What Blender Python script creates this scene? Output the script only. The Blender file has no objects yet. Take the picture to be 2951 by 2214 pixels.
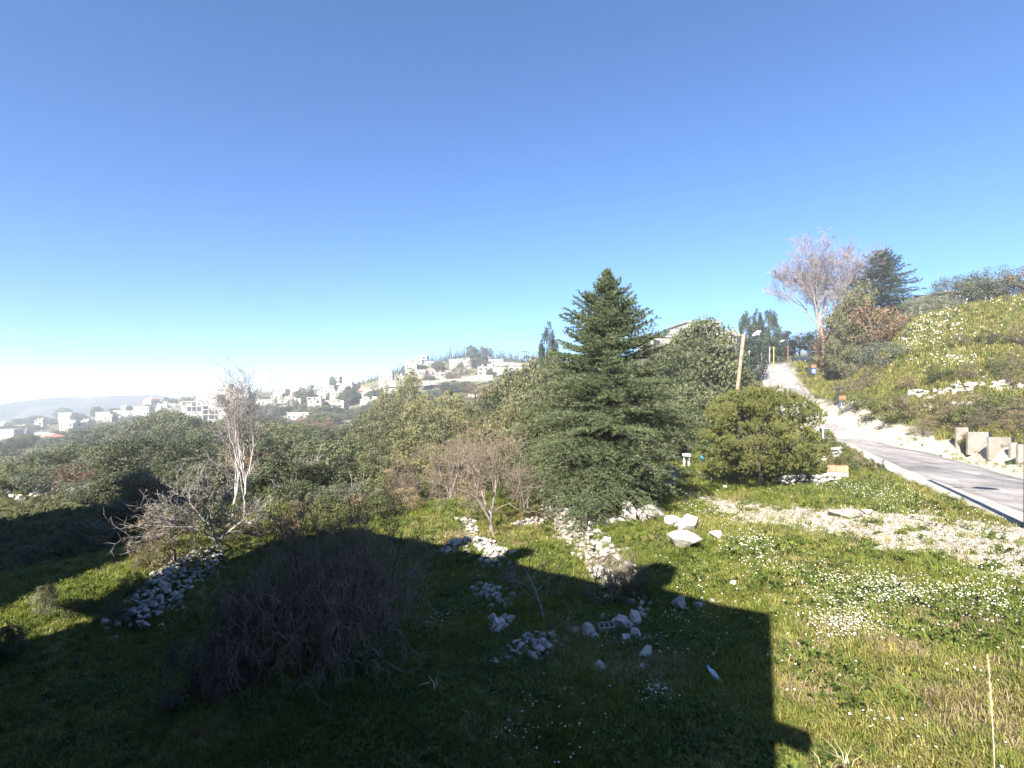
import bpy, bmesh, math, random
import numpy as np
from mathutils import Vector

# ------------------------------------------------------------------ camera, sky, sun, exposure
EYE = 7.0            # height of the eye above the garden datum
FPX = 1475.0         # focal length in photograph pixels (90 degrees across)
CX, CY = 1475.5, 1150.0
SC = bpy.context.scene
COL = SC.collection
cam_d = bpy.data.cameras.new('camera')
cam_d.lens = 18.0
cam_d.sensor_width = 36.0
cam_d.shift_y = 43.0 / 2951.0
cam_d.clip_start = 0.1
cam_d.clip_end = 30000.0
cam = bpy.data.objects.new('camera', cam_d)
COL.objects.link(cam)
cam.location = (0, 0, EYE)
cam.rotation_euler = (math.radians(90), 0, 0)
SC.camera = cam

SUN_AZ = 26.0        # light travels towards this heading, degrees right of straight ahead
SUN_EL = 36.0
HAZE = 0.00042
W = bpy.data.worlds.new('World')
SC.world = W
W.use_nodes = True
nt = W.node_tree
nt.nodes.clear()
wo = nt.nodes.new('ShaderNodeOutputWorld')
bg = nt.nodes.new('ShaderNodeBackground')
sk = nt.nodes.new('ShaderNodeTexSky')
sk.sky_type = 'NISHITA'
sk.sun_disc = False
sk.sun_elevation = math.radians(SUN_EL)
sk.sun_rotation = math.radians(180.0 + SUN_AZ)
sk.altitude = 900.0
sk.air_density = 1.0
sk.dust_density = 0.9
sk.ozone_density = 10.0
bg.inputs['Strength'].default_value = 0.062
nt.links.new(sk.outputs[0], bg.inputs[0])
nt.links.new(bg.outputs[0], wo.inputs[0])

sun_d = bpy.data.lights.new('sun', 'SUN')
sun_d.energy = 5.0
sun_d.angle = math.radians(0.5)
sun_d.color = (1.0, 0.945, 0.86)
sun = bpy.data.objects.new('sun', sun_d)
COL.objects.link(sun)
_a, _e = math.radians(SUN_AZ), math.radians(SUN_EL)
SUN_DIR = Vector((math.sin(_a) * math.cos(_e), math.cos(_a) * math.cos(_e), -math.sin(_e)))
sun.rotation_euler = SUN_DIR.to_track_quat('-Z', 'Y').to_euler()
sun.location = (-20, -40, 60)

SC.view_settings.view_transform = 'Standard'
SC.view_settings.look = 'None'
SC.view_settings.exposure = 2.0
SC.view_settings.gamma = 1.0
SC.view_settings.use_curve_mapping = False
SC.render.engine = 'CYCLES'
SC.cycles.use_denoising = True
SC.cycles.max_bounces = 6
SC.cycles.diffuse_bounces = 2
SC.cycles.glossy_bounces = 2
SC.cycles.transmission_bounces = 3
SC.cycles.transparent_max_bounces = 6
SC.cycles.volume_bounces = 0

# ------------------------------------------------------------------ terrain as a function
def at(u, v, d):
    """Point seen at photograph pixel (u, v), d metres ahead."""
    return np.array([(u - CX) / FPX * d, d, EYE - (v - CY) / FPX * d])

def vnoise(x, y, seed=0):
    x = np.asarray(x, float); y = np.asarray(y, float)
    xi = np.floor(x).astype(np.int64); yi = np.floor(y).astype(np.int64)
    fx = x - xi; fy = y - yi
    fx = fx * fx * (3 - 2 * fx); fy = fy * fy * (3 - 2 * fy)
    def h(a, b):
        n = (a * 374761393 + b * 668265263 + seed * 1274126177) & 0x7fffffff
        n = ((n ^ (n >> 13)) * 1274126177) & 0x7fffffff
        n = n ^ (n >> 16)
        return (n & 0xffff) / 65535.0
    return (h(xi, yi) * (1 - fx) + h(xi + 1, yi) * fx) * (1 - fy) + (h(xi, yi + 1) * (1 - fx) + h(xi + 1, yi + 1) * fx) * fy

def fnoise(x, y, seed=0, octv=3):
    s, a, t = 0.0, 1.0, 0.0
    for k in range(octv):
        s = s + a * vnoise(np.asarray(x) * 2 ** k, np.asarray(y) * 2 ** k, seed + 17 * k)
        t += a; a *= 0.5
    return s / t

# (u, v, eye height above that ground) for the ground near by
NEAR = [(2900,2214,5.2),(2500,2000,5.5),(2235,1770,5.9),(2600,1700,5.4),(2900,1700,5.1),(2500,1500,5.25),(2900,1600,5.05),
        (2000,1450,5.9),(2200,1412,5.5),(2400,1400,5.2),(1900,1600,6.1),(1740,1490,6.3),(1950,1900,6.2),(1800,2214,6.3),(1400,2214,6.7),
        (1745,1810,6.35),(1550,1600,7.0),(1450,1700,7.0),(1250,1480,7.5),(1150,1600,7.5),(1200,1900,7.1),(900,1900,7.7),(900,2214,7.5),
        (400,2214,8.4),(50,2214,8.8),(650,1640,9.0),(560,1740,9.0),(430,1870,9.0),(620,1590,8.4),(430,1670,8.3),(250,1760,8.3),(60,1860,8.4),
        (300,1550,11.5),(100,1650,11.0),(480,1480,11.5),(50,1520,13.5),(50,1410,15.5),(300,1420,15.0),(760,1480,9.6),
        (2951,1510,5.0),(2951,1390,5.0),(2700,1430,5.0),(2700,1325,4.9),(2550,1350,4.95),(2560,1275,4.7),(2430,1270,4.1),(2440,1237,3.75),
        (2951,1330,4.95),(2770,1285,4.6),(2100,1330,5.3),(1900,1390,6.1),(1540,1390,7.1),(1420,1530,7.1)]
# (u, v, distance) farther off
FAR = [(700,1400,84),(300,1380,125),(0,1335,205),(1000,1370,88),(1300,1340,80),(1500,1340,62),(1100,1420,56),
       (0,1265,560),(300,1245,430),(600,1240,330),(900,1225,320),(1200,1190,300),(1300,1160,280),(1500,1130,260),
       (200,1212,780),(0,1222,820),(450,1178,640),(480,1150,760),(620,1215,520),(650,1165,560),(780,1170,540),(860,1130,520),(960,1130,480),
       (1050,1120,440),(1130,1155,400),(1150,1092,440),(1210,1066,450),(1300,1046,480),(1360,1030,500),(1440,1042,490),(1530,1048,480),(1300,1062,620),(1440,1062,620),(1150,1105,600),(1600,1065,600),
       (1350,1085,400),(1450,1070,390),(1500,1095,360),
       (1600,1220,110),(1700,1230,90),(2000,1240,64),(2050,1185,80),(1800,1120,220),(1640,1070,330),(2000,1090,160),
       (2380,1203,68),(2345,1180,76),(2315,1122,92),(2205,1122,92),(2200,1098,97),(2335,1090,100),(2330,1060,107),(2250,1052,111),(2290,1042,122),
       (2240,1040,150),(2330,1035,150),
       (2480,1195,64),(2600,1222,58),(2770,1225,53),(2951,1240,49),(2800,1150,56),(2800,1080,61),(2800,1000,68),(2800,900,80),(2650,920,84),
       (2550,1050,80),(2951,870,78),(2951,980,67),(2951,1130,56),(2450,1120,88),(2500,965,112),(2800,896,98),(2800,905,118),(2800,930,160),(2650,915,104),(2650,935,140),(2951,880,96),(2951,895,120),(2500,985,150),
       (2410,1100,100),(2420,1010,125),(2420,1030,160)]
CTRL = []
for u, v, H in NEAR:
    d = H * FPX / (v - CY); p = at(u, v, d); CTRL.append(p)
for u, v, d in FAR:
    CTRL.append(at(u, v, d))
# ground out of sight behind the ridge and away to the plain
CTRL += [np.array(p, float) for p in [(-900,1100,-70),(-300,1100,-30),(100,1100,0),(500,1100,25),(-2600,2600,-112),(-1200,2600,-112),(0,2600,-90),(1500,2600,-40),
         (-5000,5000,-118),(0,6000,-118),(5000,5000,-100),(-900,500,-75),(-500,260,-45),(-120,60,-9),(-60,30,-5.5),(-40,14,-2.4),(-25,7,-1.4),(-12,4,-0.8),(0,5,0.5),(8,4,1.6),(20,9,2.0),(34,16,2.2),
         (60,40,5),(90,50,14),(130,60,20),(200,120,24)]]
CTRL = np.array(CTRL)

def _pol(x, y):
    r = np.hypot(x, y)
    ph = np.arctan2(x, y)
    ph = np.clip(ph, -1.25, 1.25)
    return np.stack([ph * 1.25, np.log(np.clip(r, 6.0, 7000.0))], -1)

def _U(r2):
    return np.where(r2 > 1e-12, 0.5 * r2 * np.log(np.maximum(r2, 1e-12)), 0.0)

# heights are interpolated as slope seen from the eye, so that nearness keeps its detail
_cp = _pol(CTRL[:, 0], CTRL[:, 1])
_cr = np.hypot(CTRL[:, 0], CTRL[:, 1])
_val = (CTRL[:, 2] - EYE) / _cr
_n = len(CTRL)
_K = _U(((_cp[:, None, :] - _cp[None, :, :]) ** 2).sum(-1)) + np.eye(_n) * 2e-4
_A = np.zeros((_n + 3, _n + 3)); _A[:_n, :_n] = _K
_A[:_n, _n] = 1; _A[:_n, _n + 1:] = _cp; _A[_n, :_n] = 1; _A[_n + 1:, :_n] = _cp.T
_w = np.linalg.solve(_A, np.concatenate([_val, np.zeros(3)]))

# road centre line: plan points, left edge to right edge about six metres
ROAD_L = np.array([(12.5,0.0),(16.6,10.5),(20.5,20.5),(23.4,28.0),(26.9,36.9),(31.0,48.0),(37.5,67.0),(44.8,90.0),(50.0,104.0),(58.0,122.0),(66.0,150.0)])
ROAD_W = 6.3

def _dist_poly(x, y, P):
    best = np.full(np.shape(x), 1e9); side = np.zeros(np.shape(x)); tt = np.zeros(np.shape(x)); acc = 0.0
    for i in range(len(P) - 1):
        a, b = P[i], P[i + 1]; ab = b - a; L = np.hypot(*ab)
        t = np.clip(((x - a[0]) * ab[0] + (y - a[1]) * ab[1]) / L ** 2, 0, 1)
        dx, dy = x - (a[0] + t * ab[0]), y - (a[1] + t * ab[1])
        d = np.hypot(dx, dy); m = d < best
        best = np.where(m, d, best)
        side = np.where(m, np.sign(dx * ab[1] - dy * ab[0]), side)     # + is to the right
        tt = np.where(m, acc + t * L, tt); acc += L
    return best, side, tt

def road_centre():
    d = np.gradient(ROAD_L, axis=0); d /= np.hypot(d[:, 0], d[:, 1])[:, None]
    return ROAD_L + np.stack([d[:, 1], -d[:, 0]], -1) * ROAD_W / 2
ROAD_C = road_centre()

def h_base(x, y):
    x = np.asarray(x, float); y = np.asarray(y, float)
    shp = x.shape
    x = x.ravel(); y = y.ravel()
    out = np.empty(x.shape)
    for i in range(0, len(x), 20000):
        q = _pol(x[i:i + 20000], y[i:i + 20000])
        k = _U(((q[:, None, :] - _cp[None, :, :]) ** 2).sum(-1))
        s = k @ _w[:_n] + _w[_n] + q @ _w[_n + 1:]
        rr = np.clip(np.hypot(x[i:i + 20000], y[i:i + 20000]), 6.0, 7000.0)
        out[i:i + 20000] = EYE + s * rr
    return out.reshape(shp)

TERRACE = None
def h(x, y):
    x = np.asarray(x, float); y = np.asarray(y, float)
    z = h_base(x, y)
    r = np.hypot(x, y)
    dr, _, _ = _dist_poly(x, y, ROAD_C)
    off = np.clip((dr - 4.0) / 3.0, 0, 1)
    z = z + off * ((fnoise(x / 3.1, y / 3.1, 3) - 0.5) * np.clip(r / 60, 0.22, 1.4) + (fnoise(x / 22.0, y / 22.0, 8) - 0.5) * np.clip((r - 60) / 90, 0, 4.0))
    if TERRACE is not None:
        for P, drop, reach in TERRACE:
            d, s, t = _dist_poly(x, y, P)
            Lt = np.hypot(*np.diff(P, axis=0).T).sum()
            k = np.exp(-d / reach) * drop * 0.5 * np.clip(t / 2.0, 0, 1) * np.clip((Lt - t) / 2.0, 0, 1)
            z = z + s * k * np.clip(d / 0.45, 0, 1)
    return z

def ground(u, v, dmin=5.0, dmax=2500.0):
    """First ground point on the sight line through photograph pixel (u, v)."""
    d = np.exp(np.linspace(math.log(dmin), math.log(dmax), 900))
    x = (u - CX) / FPX * d
    z = EYE - (v - CY) / FPX * d
    g = h(x, d)
    hit = np.where(g >= z)[0]
    if len(hit) == 0:
        i = int(np.argmin(z - g))
        return np.array([x[i], d[i], g[i]])
    i = hit[0]
    if i == 0:
        return np.array([x[0], d[0], g[0]])
    a, b = z[i - 1] - g[i - 1], g[i] - z[i]
    f = a / (a + b + 1e-9)
    dd = d[i - 1] + (d[i] - d[i - 1]) * f
    xx = (u - CX) / FPX * dd
    return np.array([xx, dd, float(h(np.array([xx]), np.array([dd]))[0])])

# the rubble wall that steps the upper garden down to the lower patch (lower on its left)
TERRACE = [(np.array([ground(u, v)[:2] for u, v in [(1900,1790),(1850,1740),(1760,1655),(1690,1570),(1630,1500),(1560,1420),(1535,1385)]]), 0.9, 2.5),
           (np.array([ground(u, v)[:2] for u, v in [(3080,1350),(2990,1331),(2926,1322),(2850,1303),(2790,1290),(2755,1282),(2735,1274)]]), 1.7, 2.2)]

# ------------------------------------------------------------------ helpers
RNG = np.random.default_rng(7)

def np_mesh(name, V, F, mat=None, smooth=False):
    V = np.asarray(V, np.float32).reshape(-1, 3); F = np.asarray(F, np.int32)
    me = bpy.data.meshes.new(name)
    m, k = F.shape
    me.vertices.add(len(V)); me.vertices.foreach_set('co', V.ravel())
    me.loops.add(m * k); me.loops.foreach_set('vertex_index', F.ravel())
    me.polygons.add(m); me.polygons.foreach_set('loop_start', np.arange(0, m * k, k, dtype=np.int32))
    if smooth:
        me.polygons.foreach_set('use_smooth', np.ones(m, bool))
    me.update(calc_edges=True)
    if mat is not None:
        me.materials.append(mat)
    return me

def link(name, data, parent=None, loc=None, rot=None, scl=None):
    o = bpy.data.objects.new(name, data)
    COL.objects.link(o)
    if parent is not None:
        o.parent = parent
    if loc is not None: o.location = tuple(float(a) for a in loc)
    if rot is not None: o.rotation_euler = tuple(float(a) for a in rot)
    if scl is not None: o.scale = tuple(float(a) for a in scl)
    return o

def tag(o, label, cat, group=None, kind=None):
    o['label'] = label; o['category'] = cat
    if group: o['group'] = group
    if kind: o['kind'] = kind
    return o

def thing(name, label, cat, loc=(0, 0, 0), rotz=0.0, group=None, scl=None):
    o = link(name, None, None, loc, (0, 0, rotz), scl)
    o.empty_display_size = 0.2
    return tag(o, label, cat, group, 'thing')

def struct(name, me):
    o = link(name, me); o['kind'] = 'structure'; return o

class Mb:
    """Collects boxes, prisms and tubes into one mesh."""
    def __init__(s): s.v = []; s.f = []
    def box(s, c, d, rz=0.0, taper=1.0):
        n = len(s.v); ca, sa = math.cos(rz), math.sin(rz)
        for k in (0, 1):
            q = taper if k else 1.0
            for a, b in ((-1, -1), (1, -1), (1, 1), (-1, 1)):
                x, y = a * d[0] / 2 * q, b * d[1] / 2 * q
                s.v.append((c[0] + x * ca - y * sa, c[1] + x * sa + y * ca, c[2] + (k - 0.5) * d[2]))
        for f in ((0, 3, 2, 1), (4, 5, 6, 7), (0, 1, 5, 4), (1, 2, 6, 5), (2, 3, 7, 6), (3, 0, 4, 7)):
            s.f.append(tuple(n + i for i in f))
        return s
    def tube(s, pts, rad, k=8, cap=True):
        pts = [Vector(p) for p in pts]; n0 = len(s.v)
        if np.isscalar(rad): rad = [rad] * len(pts)
        up = Vector((0.31, 0.83, 0.45)).normalized()
        for i, p in enumerate(pts):
            d = (pts[min(i + 1, len(pts) - 1)] - pts[max(i - 1, 0)]).normalized()
            a = d.cross(up)
            if a.length < 0.1: a = d.cross(Vector((1, 0, 0)))
            a.normalize(); b = d.cross(a)
            for j in range(k):
                t = 2 * math.pi * j / k
                s.v.append(tuple(p + (a * math.cos(t) + b * math.sin(t)) * rad[i]))
        for i in range(len(pts) - 1):
            for j in range(k):
                j2 = (j + 1) % k
                s.f.append((n0 + i * k + j, n0 + i * k + j2, n0 + (i + 1) * k + j2, n0 + (i + 1) * k + j))
        if cap:
            s.f.append(tuple(n0 + j for j in range(k))); s.f.append(tuple(n0 + (len(pts) - 1) * k + j for j in reversed(range(k))))
        return s
    def poly(s, foot, z0, z1):
        n = len(s.v); k = len(foot)
        for z in (z0, z1):
            for p in foot: s.v.append((p[0], p[1], z))
        for j in range(k):
            j2 = (j + 1) % k
            s.f.append((n + j, n + j2, n + k + j2, n + k + j))
        s.f.append(tuple(n + k + j for j in range(k))); s.f.append(tuple(n + j for j in reversed(range(k))))
        return s
    def mesh(s, name, mat, smooth=False):
        me = bpy.data.meshes.new(name); me.from_pydata(s.v, [], s.f)
        bm = bmesh.new(); bm.from_mesh(me); bmesh.ops.recalc_face_normals(bm, faces=bm.faces); bm.to_mesh(me); bm.free()
        if smooth:
            me.polygons.foreach_set('use_smooth', [True] * len(me.polygons))
        me.materials.append(mat); me.update()
        return me
    def build(s, name, mat, parent=None, smooth=False):
        return link(name, s.mesh(name, mat, smooth), parent)

# ------------------------------------------------------------------ materials
def new_mat(name):
    m = bpy.data.materials.new(name); m.use_nodes = True
    t = m.node_tree; t.nodes.clear()
    out = t.nodes.new('ShaderNodeOutputMaterial')
    return m, t, out

def nd(t, kind, **kw):
    n = t.nodes.new(kind)
    for k, v in kw.items():
        if k.startswith('i_'): n.inputs[k[2:].replace('_', ' ')].default_value = v
        else: setattr(n, k, v)
    return n

def ramp(t, fac, stops):
    r = t.nodes.new('ShaderNodeValToRGB')
    e = r.color_ramp.elements
    while len(e) < len(stops): e.new(0.5)
    for q, (p, c) in zip(e, stops):
        q.position = p; q.color = (*c, 1)
    t.links.new(fac, r.inputs[0])
    return r.outputs[0]

def mixc(t, fac, a, b, mode='MIX'):
    m = t.nodes.new('ShaderNodeMix'); m.data_type = 'RGBA'; m.blend_type = mode
    for sock, val in ((m.inputs[0], fac), (m.inputs[6], a), (m.inputs[7], b)):
        if hasattr(val, 'node'): t.links.new(val, sock)
        elif isinstance(val, (int, float)): sock.default_value = val
        else: sock.default_value = (*val, 1)
    return m.outputs[2]

def noise(t, scale, detail=3, rough=0.55, world=False, vec=None):
    n = nd(t, 'ShaderNodeTexNoise'); n.inputs['Scale'].default_value = scale
    n.inputs['Detail'].default_value = detail; n.inputs['Roughness'].default_value = rough
    if vec is None:
        if world: vec = nd(t, 'ShaderNodeNewGeometry').outputs['Position']
        else: vec = nd(t, 'ShaderNodeTexCoord').outputs['Object']
    t.links.new(vec, n.inputs['Vector'])
    return n.outputs['Fac']

def surf(name, c1, c2, scale=3.0, rough=0.85, bump=0.0, bscale=20.0, world=False, rnd=0.0, metal=0.0, spec=0.3, lo=0.35, hi=0.65, stain=None):
    m, t, out = new_mat(name)
    p = nd(t, 'ShaderNodeBsdfPrincipled')
    p.inputs['Roughness'].default_value = rough; p.inputs['Metallic'].default_value = metal
    p.inputs['Specular IOR Level'].default_value = spec
    col = ramp(t, noise(t, scale, 4, world=world), [(lo, c1), (hi, c2)])
    if stain is not None:
        col = mixc(t, ramp(t, noise(t, scale * 0.37, 5, 0.7, world=world), [(0.52, (0, 0, 0)), (0.68, (1, 1, 1))]), col, stain)
    if rnd > 0:
        oi = nd(t, 'ShaderNodeObjectInfo')
        col = mixc(t, 1.0, col, ramp(t, oi.outputs['Random'], [(0, (1 - rnd,) * 3), (1, (1 + rnd,) * 3)]), 'MULTIPLY')
    t.links.new(col, p.inputs['Base Color'])
    if bump > 0:
        b = nd(t, 'ShaderNodeBump'); b.inputs['Strength'].default_value = bump; b.inputs['Distance'].default_value = 0.05
        t.links.new(noise(t, bscale, 5, 0.65, world=world), b.inputs['Height']); t.links.new(b.outputs[0], p.inputs['Normal'])
    t.links.new(p.outputs[0], out.inputs[0])
    return m

def leafy(name, dark, light, scale=1.0, rnd=0.25, trans=0.3, rough=0.6, patch=0.25, far=None, world=True):
    """Foliage: clumpy world-space colour, per-plant variation, some light through the leaf."""
    m, t, out = new_mat(name)
    col = ramp(t, noise(t, scale, 3, 0.7, world=world), [(0.3, dark), (0.7, light)])
    oi = nd(t, 'ShaderNodeObjectInfo')
    col = mixc(t, 1.0, col, ramp(t, oi.outputs['Random'], [(0, (1 - rnd, 1 - rnd * 0.9, 1 - rnd)), (0.5, (1, 1, 1)), (1, (1 + rnd, 1 + rnd * 0.75, 1 + rnd * 0.3))]), 'MULTIPLY')
    p = nd(t, 'ShaderNodeBsdfPrincipled'); p.inputs['Roughness'].default_value = rough
    p.inputs['Specular IOR Level'].default_value = 0.25
    t.links.new(col, p.inputs['Base Color'])
    tr = nd(t, 'ShaderNodeBsdfTranslucent'); t.links.new(mixc(t, 1.0, col, (1.15, 1.2, 0.6), 'MULTIPLY'), tr.inputs[0])
    mx = nd(t, 'ShaderNodeMixShader'); mx.inputs[0].default_value = trans
    t.links.new(p.outputs[0], mx.inputs[1]); t.links.new(tr.outputs[0], mx.inputs[2])
    t.links.new(mx.outputs[0], out.inputs[0])
    return m

M = {}
M['stone'] = surf('limestone', (0.26, 0.24, 0.21), (0.47, 0.44, 0.40), 2.2, 0.9, 0.8, 9.0, rnd=0.25, stain=(0.17, 0.145, 0.115))
M['stone_dark'] = surf('weathered_limestone', (0.25, 0.24, 0.22), (0.46, 0.44, 0.40), 2.2, 0.9, 0.7, 9.0, rnd=0.3, stain=(0.13, 0.12, 0.1))
M['pebble'] = surf('gravel_stone', (0.24, 0.21, 0.17), (0.41, 0.375, 0.325), 1.5, 0.9, rnd=0.4)
M['bark'] = surf('bark', (0.05, 0.04, 0.03), (0.12, 0.1, 0.08), 6, 0.95, 0.6, 18)
M['bark_pale'] = surf('pale_bark', (0.22, 0.2, 0.18), (0.40, 0.37, 0.34), 5, 0.9, 0.4, 18)
M['bark_grey'] = surf('grey_bark', (0.13, 0.115, 0.105), (0.26, 0.23, 0.21), 5, 0.9, 0.4, 18)
M['twig_brown'] = surf('brown_twigs', (0.10, 0.078, 0.06), (0.21, 0.165, 0.125), 2, 0.9, rnd=0.2)
M['twig_mauve'] = surf('mauve_twigs', (0.18, 0.15, 0.148), (0.29, 0.25, 0.25), 0.6, 0.9)
M['twig_olive'] = surf('olive_twigs', (0.13, 0.105, 0.055), (0.26, 0.21, 0.12), 0.8, 0.9, rnd=0.2)
M['cedar'] = leafy('cedar_needles', (0.044, 0.066, 0.036), (0.14, 0.168, 0.075), 2.2, 0.1, 0.2)
M['pine'] = leafy('pine_needles', (0.10, 0.115, 0.032), (0.21, 0.205, 0.066), 1.3, 0.15, 0.28)
M['oak'] = leafy('evergreen_oak_leaves', (0.05, 0.062, 0.032), (0.13, 0.138, 0.066), 0.5, 0.38, 0.22)
M['olive'] = leafy('olive_leaves', (0.085, 0.1, 0.065), (0.16, 0.17, 0.115), 0.6, 0.3, 0.2)
M['midpine'] = leafy('slope_pine_needles', (0.08, 0.086, 0.04), (0.18, 0.172, 0.082), 0.6, 0.35, 0.22)
M['dark_conifer'] = leafy('dark_conifer_needles', (0.024, 0.036, 0.026), (0.058, 0.074, 0.048), 0.4, 0.3, 0.15)
M['russet'] = leafy('russet_leaves', (0.10, 0.062, 0.035), (0.22, 0.14, 0.075), 0.8, 0.3, 0.25)
M['shrub'] = leafy('shrub_leaves', (0.06, 0.075, 0.025), (0.14, 0.15, 0.055), 0.9, 0.35, 0.25)
M['dry_shrub'] = leafy('dry_shrub_leaves', (0.13, 0.105, 0.06), (0.25, 0.2, 0.125), 0.9, 0.3, 0.25)
M['grass'] = leafy('green_grass', (0.085, 0.12, 0.016), (0.185, 0.205, 0.04), 0.45, 0.35, 0.38)
M['grass_yellow'] = leafy('yellow_grass', (0.18, 0.17, 0.04), (0.31, 0.28, 0.095), 0.4, 0.3, 0.38)
M['grass_dry'] = leafy('dry_grass', (0.2, 0.15, 0.085), (0.36, 0.28, 0.17), 0.6, 0.3, 0.3)
M['weed'] = leafy('broadleaf_weeds', (0.055, 0.09, 0.014), (0.12, 0.15, 0.03), 0.6, 0.3, 0.3)
M['daisy'] = surf('daisy_petals', (0.74, 0.74, 0.70), (0.82, 0.82, 0.79), 3, 0.7)
M['daisy_eye'] = surf('daisy_centre', (0.6, 0.4, 0.03), (0.7, 0.48, 0.05), 3, 0.7)
M['concrete'] = surf('concrete', (0.17, 0.145, 0.12), (0.27, 0.235, 0.2), 0.9, 0.9, 0.35, 14, stain=(0.19, 0.16, 0.135))
M['white_wall'] = surf('white_render', (0.26, 0.242, 0.208), (0.38, 0.355, 0.31), 0.15, 0.85, world=True)
M['cream_wall'] = surf('cream_stone', (0.25, 0.22, 0.175), (0.36, 0.32, 0.26), 0.2, 0.85, world=True)
M['raw_concrete'] = surf('raw_concrete', (0.2, 0.19, 0.17), (0.31, 0.295, 0.27), 0.3, 0.9, world=True)
M['red_roof'] = surf('red_roof_tiles', (0.36, 0.13, 0.1), (0.5, 0.2, 0.15), 0.6, 0.8)
M['dark_roof'] = surf('dark_roof', (0.07, 0.075, 0.075), (0.12, 0.12, 0.12), 0.6, 0.8)
M['glass'] = surf('window_glass', (0.03, 0.035, 0.045), (0.06, 0.07, 0.085), 0.3, 0.15, spec=0.6)
M['dark_metal'] = surf('dark_metal', (0.025, 0.025, 0.027), (0.06, 0.06, 0.062), 3, 0.5, metal=0.4)
M['grey_metal'] = surf('grey_plastic', (0.17, 0.18, 0.2), (0.26, 0.27, 0.29), 2.5, 0.55)
M['white_paint'] = surf('white_paint', (0.7, 0.7, 0.7), (0.8, 0.8, 0.79), 3, 0.5)
M['wood'] = surf('weathered_wood', (0.17, 0.12, 0.08), (0.31, 0.235, 0.17), 4, 0.85, 0.5, 22)
M['rust'] = surf('rusty_steel', (0.12, 0.06, 0.035), (0.24, 0.13, 0.08), 4, 0.85)
M['terracotta'] = surf('terracotta', (0.27, 0.14, 0.085), (0.36, 0.2, 0.125), 3, 0.8, 0.2, 20)
M['blue'] = surf('blue_plastic', (0.05, 0.22, 0.42), (0.09, 0.32, 0.55), 3, 0.45)
M['sign_blue'] = surf('sign_blue', (0.035, 0.07, 0.17), (0.06, 0.1, 0.22), 3, 0.5)
M['orange'] = surf('orange_paint', (0.3, 0.115, 0.07), (0.36, 0.15, 0.09), 3, 0.6)
M['yellow'] = surf('yellow_paint', (0.42, 0.33, 0.08), (0.5, 0.4, 0.12), 3, 0.6)
M['car_paint'] = surf('dark_car_paint', (0.02, 0.022, 0.028), (0.035, 0.037, 0.045), 1, 0.25, spec=0.6)
M['rubber'] = surf('tyre_rubber', (0.015, 0.015, 0.015), (0.03, 0.03, 0.03), 3, 0.9)
M['lamp_glass'] = surf('lamp_glass', (0.6, 0.6, 0.62), (0.7, 0.7, 0.72), 3, 0.3)
M['tail_red'] = surf('tail_lamp_red', (0.4, 0.02, 0.02), (0.5, 0.04, 0.03), 3, 0.3)
M['straw'] = surf('straw', (0.42, 0.33, 0.19), (0.58, 0.48, 0.31), 4, 0.9)
M['bottle'] = surf('pale_plastic', (0.42, 0.5, 0.58), (0.55, 0.62, 0.68), 3, 0.35)
# ------------------------------------------------------------------ ground sheet
def fine_angles():
    f = np.linspace(-56, 56, 640)
    l = np.linspace(-180, -56, 34)[:-1]; r = np.linspace(56, 180, 34)[1:-1]
    return np.radians(np.concatenate([l, f, r]))
ANG = fine_angles()
RAD = np.concatenate([[1.5, 3.0, 4.5], np.exp(np.linspace(math.log(6.0), math.log(900.0), 330)), np.exp(np.linspace(math.log(960.0), math.log(9000.0), 40))])

TRACK = [ground(u, v)[:2] for u, v in [(1985,1424),(2130,1462),(2330,1495),(2600,1515),(2800,1548),(2951,1585)]]
TRACK = np.array(TRACK + [TRACK[-1] + np.array([8.0, -2.5])])
def track_mask(x, y):
    d, s, t = _dist_poly(x, y, TRACK)
    half = np.clip(0.9 + t * 0.24, 0.9, 4.2)
    n = (fnoise(x / 1.3, y / 1.3, 21) - 0.5) * 2.6
    return np.clip((half - d + n) / 1.4, 0, 1) * np.clip(1.2 - 0.75 * np.clip((fnoise(x / 0.6, y / 0.6, 23) - 0.6) / 0.1, 0, 1), 0, 1)

def verge_mask(x, y):
    d, s, t = _dist_poly(x, y, ROAD_C)
    half = np.where(s > 0, np.interp(y, [0, 20, 30, 40, 50, 62, 80], [12.5, 12, 12.0, 11.5, 9.0, 5.2, 3.6]), 3.4)
    n = (fnoise(x / 1.7, y / 1.7, 33) - 0.5) * 2.6
    return np.clip((half - d + n) / 0.8, 0, 1) * (y < 135)

def road_dist(x, y):
    return _dist_poly(x, y, ROAD_C)[0]

def soil_mask(x, y):
    """Bare earth or matted dead grass, in blotches."""
    n = fnoise(x / 3.2, y / 3.2, 41, 4)
    s = np.clip((n - 0.6) / 0.16, 0, 0.8)
    for u, v, r in [(2740,1800,1.3),(2600,1860,1.0),(1760,1480,4.0),(1850,1900,1.6),(2350,1990,1.0),(1560,1480,2.2),(2830,2060,1.2),(1900,1560,2.0)]:
        c = ground(u, v); d = np.hypot(x - c[0], y - c[1])
        s = np.maximum(s, np.clip((r - d) / (0.5 * r) + (n - 0.5) * 2, 0, 1))
    return s

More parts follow.
